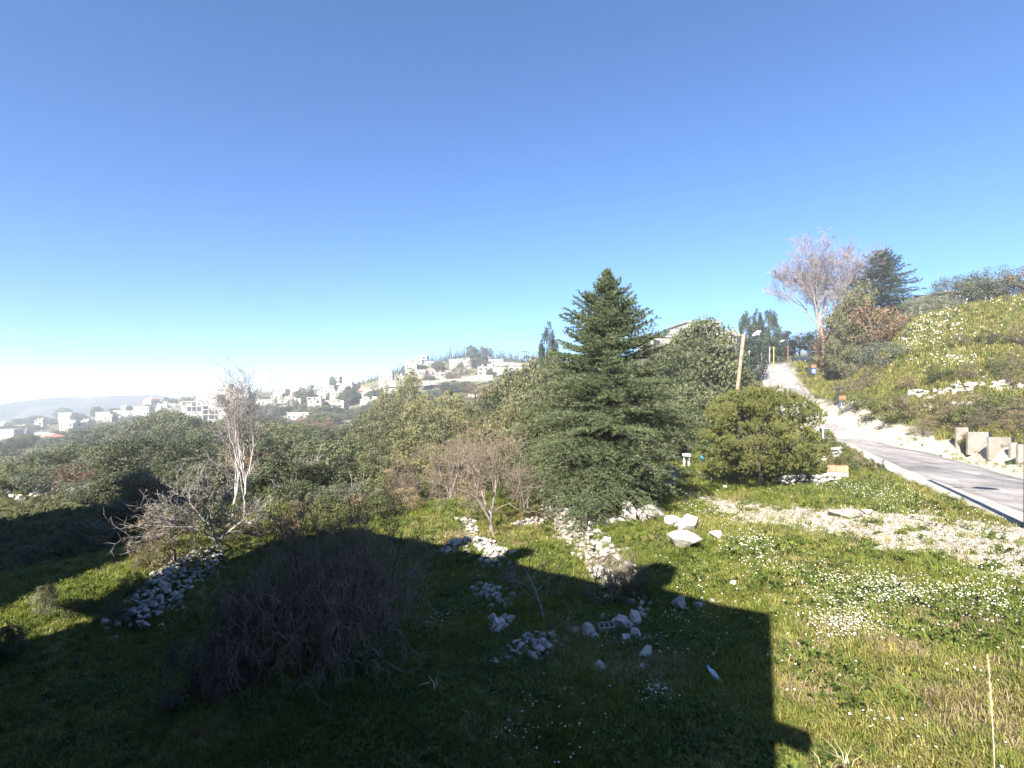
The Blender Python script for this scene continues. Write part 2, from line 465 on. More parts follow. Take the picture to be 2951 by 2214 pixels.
RUBBLE = [([(1300,1585),(1350,1565),(1400,1575),(1440,1625)], 0.8), ([(1335,1495),(1355,1520),(1370,1545)], 0.5), ([(1560,1400),(1600,1455),(1640,1510),(1690,1570),(1740,1625),(1790,1690)], 0.9), ([(1480,1515),(1530,1508),(1580,1500)], 0.5), ([(0,1425),(60,1420),(130,1412),(200,1418)], 2.5), ([(1740,1510),(1780,1500),(1810,1488)], 0.5)]
RUBBLE = [(np.array([ground(u, v)[:2] for u, v in P]), w) for P, w in RUBBLE]
def rubble_mask(x, y):
    m = np.zeros(np.shape(x))
    n = (fnoise(x / 0.7, y / 0.7, 27) - 0.5) * 1.2
    for P, w in RUBBLE:
        d, _, _ = _dist_poly(x, y, P)
        m = np.maximum(m, np.clip((w - d + n * w) / (0.5 * w), 0, 1))
    return m
def build_ground():
    A, R = np.meshgrid(ANG, RAD)
    X = R * np.sin(A); Y = R * np.cos(A)
    Z = h(X, Y)
    rd = road_dist(X, Y)
    Z = Z - 0.16 * np.clip((3.6 - rd) / 0.6, 0, 1)
    nr, na = X.shape
    V = np.stack([X, Y, Z], -1).reshape(-1, 3)
    V = np.concatenate([V, [[0, 0, Z[0].mean()]]])
    idx = np.arange(nr * na).reshape(nr, na)
    a, b = idx[:-1, :], np.roll(idx, -1, 1)[:-1, :]
    c, d = np.roll(idx, -1, 1)[1:, :], idx[1:, :]
    F = np.stack([a, d, c, b], -1).reshape(-1, 4)
    me = np_mesh('ground', V, F, None, True)
    x, y = V[:, 0], V[:, 1]; r = np.hypot(x, y)
    zone = np.zeros((len(V), 4), np.float32)
    zone[:, 0] = np.maximum(track_mask(x, y), rubble_mask(x, y))
    zone[:, 1] = verge_mask(x, y)
    zone[:, 2] = soil_mask(x, y) * (r < 120)
    zone[:, 3] = np.clip((r - 42) / 40, 0, 1)
    ca = me.color_attributes.new('zone', 'FLOAT_COLOR', 'POINT')
    ca.data.foreach_set('color', zone.ravel())
    m, t, out = new_mat('ground_cover')
    at_ = nd(t, 'ShaderNodeAttribute'); at_.attribute_name = 'zone'
    sp = nd(t, 'ShaderNodeSeparateColor'); t.links.new(at_.outputs['Color'], sp.inputs[0])
    green = ramp(t, noise(t, 0.8, 5, 0.7, world=True), [(0.3, (0.06, 0.062, 0.02)), (0.55, (0.1, 0.11, 0.032)), (0.75, (0.16, 0.14, 0.055))])
    soil = ramp(t, noise(t, 2.5, 5, 0.7, world=True), [(0.3, (0.1, 0.068, 0.045)), (0.7, (0.22, 0.16, 0.105))])
    grav = ramp(t, noise(t, 7.0, 5, 0.75, world=True), [(0.38, (0.12, 0.095, 0.06)), (0.5, (0.235, 0.2, 0.15)), (0.66, (0.37, 0.335, 0.275))])
    sand = ramp(t, noise(t, 1.4, 5, 0.7, world=True), [(0.3, (0.25, 0.212, 0.155)), (0.7, (0.4, 0.36, 0.29))])
    scrub = ramp(t, noise(t, 0.06, 6, 0.75, world=True), [(0.32, (0.055, 0.06, 0.035)), (0.48, (0.10, 0.105, 0.055)), (0.6, (0.16, 0.14, 0.09)), (0.70, (0.36, 0.33, 0.28))])
    fine = ramp(t, noise(t, 0.5, 4, 0.8, world=True), [(0.4, (0.7, 0.7, 0.7)), (0.62, (1.25, 1.2, 1.15))])
    scrub = mixc(t, 1.0, scrub, fine, 'MULTIPLY')
    col = mixc(t, at_.outputs['Alpha'], green, scrub)
    col = mixc(t, sp.outputs[2], col, soil)
    col = mixc(t, sp.outputs[1], col, sand)
    col = mixc(t, sp.outputs[0], col, grav)
    p = nd(t, 'ShaderNodeBsdfPrincipled'); p.inputs['Roughness'].default_value = 0.95; p.inputs['Specular IOR Level'].default_value = 0.1
    t.links.new(col, p.inputs['Base Color'])
    b = nd(t, 'ShaderNodeBump'); b.inputs['Strength'].default_value = 0.6; b.inputs['Distance'].default_value = 0.06
    t.links.new(noise(t, 9.0, 6, 0.7, world=True), b.inputs['Height']); t.links.new(b.outputs[0], p.inputs['Normal'])
    t.links.new(p.outputs[0], out.inputs[0])
    me.materials.append(m)
    o = struct('ground', me)
    o['label'] = 'rough grassy hillside falling away to a wooded valley'
    return o
build_ground()

# ------------------------------------------------------------------ road
def resample(P, step):
    seg = np.hypot(*np.diff(P, axis=0).T); s = np.concatenate([[0], np.cumsum(seg)])
    n = int(s[-1] / step); q = np.linspace(0, s[-1], n)
    # smooth with a cubic-like pass
    X = np.stack([np.interp(q, s, P[:, k]) for k in range(2)], -1)
    for _ in range(8):
        X[1:-1] = X[1:-1] * 0.5 + (X[:-2] + X[2:]) * 0.25
    return X
def strip(name, mat, o0, o1, lift, edge, ncross=7):
    C = resample(ROAD_C, 0.9)
    d = np.gradient(C, axis=0); d /= np.hypot(d[:, 0], d[:, 1])[:, None]
    nrm = np.stack([d[:, 1], -d[:, 0]], -1)
    zc = h(C[:, 0], C[:, 1])
    k = np.ones(9) / 9; zc = np.convolve(np.pad(zc, 4, 'edge'), k, 'valid')
    offs = np.linspace(o0, o1, ncross)
    rows = []
    s = np.arange(len(C)) * 0.9
    for j, o in enumerate(offs):
        jit = (fnoise(s / 2.3, s * 0 + 5 + j, 61) - 0.5) * edge * (1.0 if j in (0, ncross - 1) else 0.0)
        P = C + nrm * (o + jit)[:, None]
        zz = 0.55 * zc + 0.45 * h(P[:, 0], P[:, 1])
        rows.append(np.stack([P[:, 0], P[:, 1], zz + lift], -1))
    # skirts
    rows = [rows[0] - np.array([0, 0, 0.4])] + rows + [rows[-1] - np.array([0, 0, 0.4])]
    V = np.stack(rows, 1); n, m_ = V.shape[:2]
    idx = np.arange(n * m_).reshape(n, m_)
    F = np.stack([idx[:-1, :-1], idx[:-1, 1:], idx[1:, 1:], idx[1:, :-1]], -1).reshape(-1, 4)
    return struct(name, np_mesh(name, V.reshape(-1, 3), F, mat, False))
M['asphalt'] = surf('sun_bleached_asphalt', (0.19, 0.175, 0.165), (0.285, 0.265, 0.25), 0.5, 0.9, 0.35, 40, world=True, stain=(0.12, 0.112, 0.108))
M['shoulder'] = surf('pale_concrete_shoulder', (0.26, 0.24, 0.212), (0.36, 0.335, 0.3), 0.8, 0.9, 0.3, 20, world=True)
def road_material():
    m = M['asphalt']; t = m.node_tree
    p = [n for n in t.nodes if n.type == 'BSDF_PRINCIPLED'][0]
    old = p.inputs['Base Color'].links[0].from_socket
    g = nd(t, 'ShaderNodeNewGeometry'); mp = nd(t, 'ShaderNodeMapping')
    mp.inputs['Rotation'].default_value = (0, 0, math.radians(20.5)); mp.inputs['Scale'].default_value = (1.1, 0.035, 0.0)
    t.links.new(g.outputs['Position'], mp.inputs['Vector'])
    wear = ramp(t, noise(t, 1.0, 4, 0.6, vec=mp.outputs[0]), [(0.34, (0.72, 0.72, 0.73)), (0.5, (0.95, 0.95, 0.95)), (0.66, (1.22, 1.2, 1.17))])
    c1 = mixc(t, 1.0, old, wear, 'MULTIPLY')
    vo = nd(t, 'ShaderNodeTexVoronoi'); vo.feature = 'DISTANCE_TO_EDGE'; vo.inputs['Scale'].default_value = 0.34
    wp = nd(t, 'ShaderNodeVectorMath'); wp.operation = 'ADD'
    nz = nd(t, 'ShaderNodeTexNoise'); nz.inputs['Scale'].default_value = 0.9; t.links.new(g.outputs['Position'], nz.inputs['Vector'])
    t.links.new(g.outputs['Position'], wp.inputs[0]); t.links.new(nz.outputs['Color'], wp.inputs[1]); t.links.new(wp.outputs[0], vo.inputs['Vector'])
    crack = ramp(t, vo.outputs['Distance'], [(0.0, (0.55, 0.55, 0.55)), (0.012, (1, 1, 1))])
    c2 = mixc(t, 1.0, c1, crack, 'MULTIPLY')
    t.links.new(c2, p.inputs['Base Color'])
road_material()
strip('road', M['asphalt'], -2.1, 3.15, 0.03, 0.35)
strip('road_shoulder', M['shoulder'], -3.3, -1.7, 0.012, 0.9, 4)
# ------------------------------------------------------------------ plant builders
def unit(v):
    return v / (np.linalg.norm(v, axis=-1, keepdims=True) + 1e-9)

def leaf_faces(C, N, S, asp=0.6, rng=RNG, T=None):
    """One rhombic leaf (two-sided quad, slightly cupped) at each centre."""
    n = len(C)
    if T is None:
        T = rng.normal(size=(n, 3))
    T = unit(T - N * (T * N).sum(-1, keepdims=True))
    B = np.cross(N, T)
    S = np.broadcast_to(np.asarray(S, float), (n,))[:, None]
    q = [C - T * S * 0.5, C + B * S * asp * 0.5 + N * S * 0.08, C + T * S * 0.5, C - B * S * asp * 0.5 + N * S * 0.08]
    V = np.stack(q, 1).reshape(-1, 3)
    F = np.arange(n * 4).reshape(n, 4)
    return V, F

def needle_tris(P, D, L, Wd, rng=RNG):
    n = len(P)
    side = unit(np.cross(D, rng.normal(size=(n, 3))))
    L = np.broadcast_to(np.asarray(L, float), (n,))[:, None]
    V = np.stack([P - side * Wd * 0.5, P + side * Wd * 0.5, P + D * L], 1).reshape(-1, 3)
    return V, np.arange(n * 3).reshape(n, 3)

def seg_mesh(name, segs, mat, k=4, smooth=True):
    """segs: rows of p0(3) p1(3) r0 r1 -> tapering prisms."""
    s = np.asarray(segs, float)
    p0, p1, r0, r1 = s[:, :3], s[:, 3:6], s[:, 6], s[:, 7]
    d = unit(p1 - p0)
    ref = np.where(np.abs(d[:, 2:3]) > 0.9, np.array([[1.0, 0, 0]]), np.array([[0, 0, 1.0]]))
    a = unit(np.cross(d, ref)); b = np.cross(d, a)
    th = np.arange(k) * 2 * np.pi / k
    ring = a[:, None, :] * np.cos(th)[None, :, None] + b[:, None, :] * np.sin(th)[None, :, None]
    e = d[:, None, :] * (r1 * 0.4)[:, None, None]
    v0 = p0[:, None, :] + ring * r0[:, None, None] - e
    v1 = p1[:, None, :] + ring * r1[:, None, None] + e
    V = np.concatenate([v0, v1], 1).reshape(-1, 3)
    base = (np.arange(len(s)) * 2 * k)[:, None, None]
    j = np.arange(k); q = np.stack([j, (j + 1) % k, (j + 1) % k + k, j + k], -1)
    F = (base + q[None]).reshape(-1, 4)
    return np_mesh(name, V, F, mat, smooth)

def grow(rng, p, d, L, r, lev, cfg, out):
    ns = cfg['nseg'][min(lev, len(cfg['nseg']) - 1)]
    pts = [p]; rs = [r]; dd = d
    for i in range(ns):
        dd = unit(dd + rng.normal(size=3) * cfg['wig'] + np.array([0, 0, cfg['up'][min(lev, len(cfg['up']) - 1)]]))
        p = p + dd * L / ns
        r2 = r * (1 - cfg['taper'] * (i + 1) / ns)
        out.append((lev, pts[-1], p, rs[-1], r2)); pts.append(p); rs.append(r2)
    if lev >= cfg['levels']:
        return
    nc = cfg['n'][lev]; sp = cfg['spread'][lev]
    az0 = rng.uniform(0, 6.28)
    for c in range(nc):
        f = cfg['from'][lev] + (1 - cfg['from'][lev]) * (c + rng.uniform(0.2, 0.9)) / nc
        x = min(f * ns, ns - 1e-3); i = int(x); w = x - i
        q = pts[i] * (1 - w) + pts[i + 1] * w; rq = rs[i] * (1 - w) + rs[i + 1] * w
        ax = unit(pts[i + 1] - pts[i])
        az = az0 + c * 2.4 + rng.normal() * 0.4
        a = unit(np.cross(ax, np.array([0.3, 0.5, 0.81]))); b = np.cross(ax, a)
        ang = math.radians(sp * rng.uniform(0.7, 1.25))
        cd = ax * math.cos(ang) + (a * math.cos(az) + b * math.sin(az)) * math.sin(ang)
        grow(rng, q, cd, L * cfg['ratio'][lev] * rng.uniform(0.65, 1.15) * (1.12 - 0.4 * f), max(rq * cfg['rr'], cfg['rmin']), lev + 1, cfg, out)

def bare_tree(name, label, cat, base, height, width, cfg, seed, bark, twig, group=None, split=2, lean=(0, 0)):
    """A leafless tree: trunk (> limbs) thick wood and the fine twigs as its crown."""
    rng = np.random.default_rng(seed)
    out = []
    for k in range(cfg.get('stems', 1)):
        d = np.array([rng.normal() * cfg.get('fan', 0.05) + lean[0], rng.normal() * cfg.get('fan', 0.05) + lean[1], 1.0])
        st = np.array([rng.normal() * cfg.get('foot', 0.0), rng.normal() * cfg.get('foot', 0.0), 0.0])
        grow(rng, st, unit(d), cfg['trunk'] * rng.uniform(0.8, 1.05), cfg['r'] * rng.uniform(0.8, 1.1), 0, cfg, out)
    P = np.array([o[2] for o in out])
    top = P[:, 2].max(); wid = np.percentile(np.abs(P[:, 0]), 98) * 2
    sz = height / top; sx = (width or 1.0) / max(wid, 1e-3)
    if width is None: sx = sz
    S = np.array([sx, sx, sz])
    t = thing(name, label, cat, base, 0, group)
    big = [np.concatenate([o[1] * S, o[2] * S, [o[3], o[4]]]) for o in out if o[0] < split]
    small = [np.concatenate([o[1] * S, o[2] * S, [o[3], o[4]]]) for o in out if o[0] >= split]
    link('trunk', seg_mesh('trunk', big, bark, 7), t)
    if small:
        link('crown', seg_mesh('crown', small, twig, 3, False), t)
    return t

TWIGGY = dict(levels=4, nseg=[5, 5, 4, 3, 2], wig=0.16, up=[0.05, 0.07, 0.05, 0.03], taper=0.55, n=[6, 6, 5, 4], spread=[42, 45, 45, 45],
              ratio=[0.75, 0.62, 0.55, 0.5], rr=0.6, rmin=0.006, **{'from': [0.3, 0.25, 0.2, 0.2]}, trunk=1.0, r=0.09)

def clump_crown(rng, ncl, nleaf, leaf, kind='round', asp=0.6, cl_r=(0.1, 0.17)):
    """Leaf faces for a unit crown: width 1, top at z = 1."""
    Vs = []; Fs = []; n0 = 0; cents = []
    tries = 0
    while len(cents) < ncl and tries < 5000:
        tries += 1
        z = rng.uniform(0, 1); az = rng.uniform(0, 6.283); rad = math.sqrt(rng.uniform(0.15, 1))
        if kind == 'round':
            prof = math.sqrt(max(0, 1 - ((z - 0.45) / 0.55) ** 2)); zz = 0.17 + z * 0.76; R = 0.42 * prof
        elif kind == 'cone':
            prof = (1 - z) ** 0.8 * (0.75 + 0.25 * math.sin(z * 26)); zz = 0.1 + z * 0.86; R = 0.43 * prof
        elif kind == 'pine':
            prof = math.sqrt(max(0, 1 - ((z - 0.36) / 0.66) ** 2)) * (0.8 + 0.2 * math.sin(z * 19 + az * 2)); zz = 0.08 + z * 0.86; R = 0.42 * prof
        elif kind == 'column':
            prof = min(1, (1 - z) * 3.0) ** 0.6 * min(1, 0.5 + z * 2); zz = 0.1 + z * 0.86; R = 0.40 * prof
        elif kind == 'flat':
            prof = math.sqrt(max(0, 1 - ((z - 0.3) / 0.72) ** 2)); zz = 0.4 + z * 0.54; R = 0.44 * prof
        else:   # bush, down to the ground
            prof = math.sqrt(max(0, 1 - (z * 0.98) ** 2)); zz = 0.03 + z * 0.88; R = 0.43 * prof
        if rng.uniform() > prof + 0.15: continue
        wob = 0.82 + 0.36 * rng.uniform()
        cents.append((R * rad * wob * math.cos(az), R * rad * wob * math.sin(az), zz, rng.uniform(*cl_r) * (0.6 + 0.4 * prof)))
    for cx, cy, cz, cr in cents:
        n = int(nleaf * (cr / cl_r[1]) ** 2) + 4
        d = unit(rng.normal(size=(n, 3)) + np.array([cx * 1.2, cy * 1.2, 0.35]))
        rr = cr * rng.uniform(0.45, 1.08, n)[:, None]
        C = np.array([cx, cy, cz]) + d * rr * np.array([1, 1, 0.8])
        N = unit(d + rng.normal(size=(n, 3)) * 0.75)
        V, F = leaf_faces(C, N, leaf * rng.uniform(0.6, 1.3, n), asp, rng)
        Vs.append(V); Fs.append(F + n0); n0 += len(V)
    return np.concatenate(Vs), np.concatenate(Fs), cents

def limb_segs(rng, cents, nl, r, z0=0.0, fork=0.3):
    s = []
    top = np.array([0, 0, fork + 0.25])
    s.append(np.concatenate([[0, 0, z0 - 0.03], [0.004, 0, fork], [r, r * 0.75]])); s.append(np.concatenate([[0.004, 0, fork], top, [r * 0.75, r * 0.35]]))
    for i in rng.permutation(len(cents))[:nl]:
        c = np.array(cents[i][:3]); st = np.array([0, 0, fork + rng.uniform(-0.08, 0.2)])
        mid = st * 0.45 + c * 0.55 + np.array([0, 0, 0.03])
        s.append(np.concatenate([st, mid, [r * 0.4, r * 0.22]])); s.append(np.concatenate([mid, c, [r * 0.22, r * 0.08]]))
    return s

PROTO = {}
def make_protos():
    spec = {'oak': ('round', 100, 150, 0.036, 0.7, 6), 'olive': ('round', 80, 110, 0.036, 0.45, 3), 'midpine': ('pine', 120, 150, 0.042, 0.34, 5),
            'dark_conifer': ('column', 95, 90, 0.055, 0.36, 3), 'russet': ('round', 50, 50, 0.045, 0.5, 2), 'shrub': ('bush', 60, 100, 0.042, 0.5, 4), 'dry_shrub': ('bush', 50, 95, 0.045, 0.26, 3)}
    for k, (shape, ncl, nl, leaf, asp, nvar) in spec.items():
        PROTO[k] = []
        for i in range(nvar):
            rng = np.random.default_rng(100 + 13 * i + len(k))
            cl = (0.08, 0.14) if shape in ('cone', 'column', 'pine') else (0.1, 0.17)
            V, F, cents = clump_crown(rng, ncl, nl, leaf, shape, asp, cl)
            cr = np_mesh(k + '_crown', V, F, M[k])
            tk = seg_mesh(k + '_trunk', limb_segs(rng, cents, 14, 0.03, 0, 0.12 if shape == 'bush' else 0.3), M['bark'], 5)
            PROTO[k].append((cr, tk))
make_protos()

def tree(kind, base, height, width, label, cat='tree', group=None, seed=0, name=None, parts=True):
    rng = np.random.default_rng(seed)
    cr, tk = PROTO[kind][seed % len(PROTO[kind])]
    nm = name or {'oak': 'oak_tree', 'olive': 'olive_tree', 'midpine': 'pine_tree', 'dark_conifer': 'conifer_tree', 'russet': 'russet_tree', 'shrub': 'shrub', 'dry_shrub': 'dry_shrub'}[kind]
    b = (base[0], base[1], base[2] - 0.02 * height)
    t = thing(nm, label, cat, b, rng.uniform(0, 6.28), group, (width, width, height))
    link('trunk', tk, t); link('crown', cr, t)
    return t

def tree_px(kind, u, vtop, vbase, wpx, label, seed, cat='tree', group=None, name=None, d=None):
    if d is None: b = ground(u, vbase)
    else:
        x = (u - CX) / FPX * d; b = np.array([x, d, float(h(np.array([x]), np.array([float(d)]))[0])])
    ztop = EYE - (vtop - CY) / FPX * b[1]
    return tree(kind, b, max(ztop - b[2], 0.3), wpx / FPX * b[1], label, cat, group, seed, name)

# ------------------------------------------------------------------ the big cedar
def cedar_crown(H, prof, rng, nlimb=270, tier_gap=None, tuft=0.12, step=0.085, sec_n=17):
    P = []; D = []; segs = []
    for i in range(nlimb):
        t = 0.05 + 0.94 * ((i + rng.uniform(0, 1)) / nlimb) ** 1.0
        t = min(0.99, max(0.03, (round(t * 27) + rng.normal() * 0.17) / 27.0))
        az = i * 2.39996 + rng.normal() * 0.2
        L = np.interp(t, prof[0], prof[1]) * rng.uniform(0.7, 1.06) * (0.78 + 0.42 * float(fnoise(math.cos(az) * 1.6 + t * 5, math.sin(az) * 1.6 + t * 9, 12, 2)))
        if L < 0.15: continue
        el = math.radians(np.interp(t, [0, 0.2, 0.5, 0.75, 1.0], [-14, -4, 8, 24, 58]) + rng.normal() * 6)
        hd = np.array([math.cos(az), math.sin(az), 0])
        n = 9; pts = []
        droop = np.interp(t, [0, 0.3, 0.7, 1], [0.16, 0.1, -0.02, -0.05])
        for s in np.linspace(0, 1, n):
            pts.append(np.array([0, 0, t * H]) + hd * L * s * math.cos(el) + np.array([0, 0, L * s * math.sin(el) - droop * L * s * s]))
        pts = np.array(pts)
        r0 = 0.012 + 0.011 * L
        for a, b, s in zip(pts[:-1], pts[1:], np.linspace(0, 1, n)[:-1]):
            segs.append(np.concatenate([a, b, [r0 * (1 - s * 0.9) + 0.004, r0 * (1 - (s + 0.12) * 0.9) + 0.004]]))
        ns = int(sec_n * min(1.0, 0.35 + L / 3.6))
        side = np.array([-hd[1], hd[0], 0])
        for j in range(ns):
            s = 0.12 + 0.88 * (j + rng.uniform(0, 1)) / ns
            x = s * (n - 1); k = min(int(x), n - 2); q = pts[k] * (1 - (x - k)) + pts[k + 1] * (x - k)
            sg = 1 if j % 2 else -1
            ax = unit(pts[k + 1] - pts[k])
            fwd = rng.uniform(0.35, 0.85)
            sd = unit(ax * fwd + side * sg * rng.uniform(0.55, 1.0) + np.array([0, 0, rng.normal() * 0.12 + 0.02]))
            sl = (0.42 * L * (1 - 0.72 * s) + 0.16) * rng.uniform(0.6, 1.15)
            m = max(2, int(sl / step))
            w = (np.arange(m) + rng.uniform(0, 1, m) * 0.6) / m
            qq = q + sd * (w * sl)[:, None] - np.array([0, 0, 1]) * (0.13 * sl * w ** 2)[:, None] + rng.normal(size=(m, 3)) * 0.018
            P.append(qq); D.append(np.repeat(sd[None], m, 0))
    P = np.concatenate(P); D = np.concatenate(D)
    rep = 5
    Pn = np.repeat(P, rep, 0); Dn = np.repeat(D, rep, 0)
    Dn = unit(Dn * 0.7 + rng.normal(size=Dn.shape) * 0.5 + np.array([0, 0, 0.42]))
    V, F = needle_tris(Pn, Dn, tuft * rng.uniform(0.7, 1.3, len(Pn)), tuft * 0.3, rng)
    return V, F, segs

def cedar(name, label, base, H, prof, seed, mat, nlimb=270, tuft=0.12, step=0.085, group=None, sec_n=17):
    rng = np.random.default_rng(seed)
    V, F, segs = cedar_crown(H, prof, rng, nlimb, tuft=tuft, step=step, sec_n=sec_n)
    t = thing(name, label, 'tree', base, 0, group)
    tr = [np.concatenate([[0, 0, H * a - 0.2], [0, 0, H * (a + 0.1)], [0.26 * (1 - a) * H / 12.7 + 0.02, 0.26 * (0.9 - a) * H / 12.7 + 0.02]]) for a in np.arange(0, 0.95, 0.1)]
    link('trunk', seg_mesh('trunk', tr, M['bark'], 9), t)
    c = link('crown', np_mesh('crown', V, F, mat), t)
    link('branches', seg_mesh('branches', segs, M['bark'], 4), c)
    return t

# ------------------------------------------------------------------ the round pine
def round_pine(name, label, base, H, Wd, seed):
    rng = np.random.default_rng(seed)
    t = thing(name, label, 'tree', base)
    cents = []
    for i in range(340):
        z = rng.uniform(0, 1); az = rng.uniform(0, 6.283)
        prof = math.sqrt(max(0, 1 - ((z - 0.42) / 0.6) ** 2))
        rr = (rng.uniform(0.05, 1) ** 0.38) * prof * rng.uniform(0.86, 1.06)
        cents.append(np.array([rr * Wd / 2 * 0.9 * math.cos(az), rr * Wd / 2 * 0.9 * math.sin(az), H * (0.2 + z * 0.77)]))
    P = []; D = []
    for c in cents:
        n = 30; cr = rng.uniform(0.38, 0.7)
        d = unit(rng.normal(size=(n, 3)) + np.array([c[0] * 0.15, c[1] * 0.15, 0.5]))
        P.append(c + d * cr * rng.uniform(0.4, 1.0, n)[:, None] * np.array([1, 1, 0.75])); D.append(unit(d * 0.6 + np.array([0, 0, 0.55])))
    P = np.concatenate(P); D = np.concatenate(D)
    rep = 13
    Pn = np.repeat(P, rep, 0); Dn = unit(np.repeat(D, rep, 0) + rng.normal(size=(len(P) * rep, 3)) * 0.5)
    V, F = needle_tris(Pn - Dn * 0.06, Dn, rng.uniform(0.14, 0.27, len(Pn)), 0.042, rng)
    s = []
    for a in np.arange(0, 0.6, 0.1):
        s.append(np.concatenate([[0.05 * math.sin(a * 9), 0, H * a - 0.2], [0.05 * math.sin((a + .1) * 9), 0, H * (a + 0.1)], [0.17 * (1 - a), 0.17 * (0.9 - a)]]))
    for c in cents[:60]:
        st = np.array([0, 0, H * rng.uniform(0.18, 0.55)]); mid = st * 0.5 + c * 0.5
        s.append(np.concatenate([st, mid, [0.05, 0.03]])); s.append(np.concatenate([mid, c, [0.03, 0.012]]))
    link('trunk', seg_mesh('trunk', s, M['bark'], 7), t)
    link('crown', np_mesh('crown', V, F, M['pine']), t)
    return t

# ------------------------------------------------------------------ scatter (instances: grass, flowers, pebbles)
def scatter(name, label, cat, pts, rot, scl, idx, protos):
    col = bpy.data.collections.new(name + '_kinds')
    for i, me in enumerate(protos):
        o = bpy.data.objects.new('%s_kind_%02d' % (name, i), me); col.objects.link(o)
    me = bpy.data.meshes.new(name)
    n = len(pts)
    me.vertices.add(n); me.vertices.foreach_set('co', np.asarray(pts, np.float32).ravel())
    a = me.attributes.new('rot', 'FLOAT_VECTOR', 'POINT'); a.data.foreach_set('vector', np.asarray(rot, np.float32).ravel())
    a = me.attributes.new('scl', 'FLOAT_VECTOR', 'POINT'); a.data.foreach_set('vector', np.asarray(scl, np.float32).ravel())
    a = me.attributes.new('idx', 'INT', 'POINT'); a.data.foreach_set('value', np.asarray(idx, np.int32))
    ob = link(name, me)
    g = bpy.data.node_groups.new(name + '_scatter', 'GeometryNodeTree')
    g.interface.new_socket('Geometry', in_out='INPUT', socket_type='NodeSocketGeometry')
    g.interface.new_socket('Geometry', in_out='OUTPUT', socket_type='NodeSocketGeometry')
    gi = g.nodes.new('NodeGroupInput'); go = g.nodes.new('NodeGroupOutput')
    mp = g.nodes.new('GeometryNodeMeshToPoints')
    ip = g.nodes.new('GeometryNodeInstanceOnPoints')
    ci = g.nodes.new('GeometryNodeCollectionInfo'); ci.inputs['Collection'].default_value = col
    ci.inputs['Separate Children'].default_value = True; ci.inputs['Reset Children'].default_value = True
    def attr(nm, ty):
        q = g.nodes.new('GeometryNodeInputNamedAttribute'); q.data_type = ty; q.inputs['Name'].default_value = nm; return q.outputs['Attribute']
    g.links.new(gi.outputs[0], mp.inputs[0]); g.links.new(mp.outputs[0], ip.inputs['Points'])
    g.links.new(ci.outputs[0], ip.inputs['Instance']); ip.inputs['Pick Instance'].default_value = True
    g.links.new(attr('idx', 'INT'), ip.inputs['Instance Index'])
    g.links.new(attr('rot', 'FLOAT_VECTOR'), ip.inputs['Rotation'])
    g.links.new(attr('scl', 'FLOAT_VECTOR'), ip.inputs['Scale'])
    g.links.new(ip.outputs[0], go.inputs[0])
    md = ob.modifiers.new('scatter', 'NODES'); md.node_group = g
    return tag(ob, label, cat, None, 'stuff')

def blade_tuft(rng, n, hgt, spread, width, mat, lean=0.5, name='tuft'):
    V = []; F = []
    for i in range(n):
        a = rng.uniform(0, 6.283); r = spread * math.sqrt(rng.uniform(0, 1))
        b = np.array([r * math.cos(a), r * math.sin(a), -0.02])
        az = rng.uniform(0, 6.283); o = np.array([math.cos(az), math.sin(az), 0]); s = np.array([-o[1], o[0], 0])
        hh = hgt * rng.uniform(0.5, 1.15); ln = lean * rng.uniform(0.2, 1.2)
        w = width * rng.uniform(0.7, 1.3)
        m = b + np.array([0, 0, hh * 0.6]) + o * hh * ln * 0.3
        tp = b + np.array([0, 0, hh * (1 - 0.25 * ln)]) + o * hh * ln
        k = len(V)
        V += [b - s * w / 2, b + s * w / 2, m + s * w * 0.4, m - s * w * 0.4, tp]
        F += [(k, k + 1, k + 2), (k, k + 2, k + 3), (k + 3, k + 2, k + 4)]
    return np_mesh(name, np.array(V), np.array(F), mat)

def weed_mesh(rng, mat, n=9, R=0.12):
    C = []; N = []
    V = []; F = []
    for i in range(n):
        az = rng.uniform(0, 6.283); o = np.array([math.cos(az), math.sin(az), 0]); s = np.array([-o[1], o[0], 0])
        L = R * rng.uniform(0.6, 1.3); w = L * 0.38; z = rng.uniform(0.02, 0.14)
        k = len(V)
        V += [o * L * 0.1 + np.array([0, 0, z * 0.5]), o * L * 0.55 - s * w / 2 + np.array([0, 0, z]), o * L + np.array([0, 0, z * 0.75]), o * L * 0.55 + s * w / 2 + np.array([0, 0, z])]
        F += [(k, k + 1, k + 2, k + 3)]
    return np_mesh('weed', np.array(V), np.array(F), mat)

def daisy_mesh(rng):
    V = []; F = []
    k = 8; R = 0.021
    z = 0.2
    V.append((0, 0, z + 0.004))
    for j in range(k * 2):
        a = math.pi * j / k; r = R if j % 2 == 0 else R * 0.62
        V.append((r * math.cos(a), r * math.sin(a), z + 0.002 * math.sin(a)))
    for j in range(k * 2):
        F.append((0, 1 + j, 1 + (j + 1) % (k * 2)))
    me = np_mesh('daisy', np.array(V), np.array(F), M['daisy'])
    me.materials.append(M['daisy_eye']); me.materials.append(M['grass'])
    bm = bmesh.new(); bm.from_mesh(me)
    e = [bm.verts.new((0.007 * math.cos(t), 0.007 * math.sin(t), z + 0.008)) for t in np.arange(6) * math.pi / 3]
    f = bm.faces.new(e); f.material_index = 1
    st = [bm.verts.new(q) for q in ((-0.002, 0, 0), (0.002, 0, 0), (0.002, 0, z), (-0.002, 0, z))]
    f = bm.faces.new(st); f.material_index = 2
    bm.to_mesh(me); bm.free()
    return me

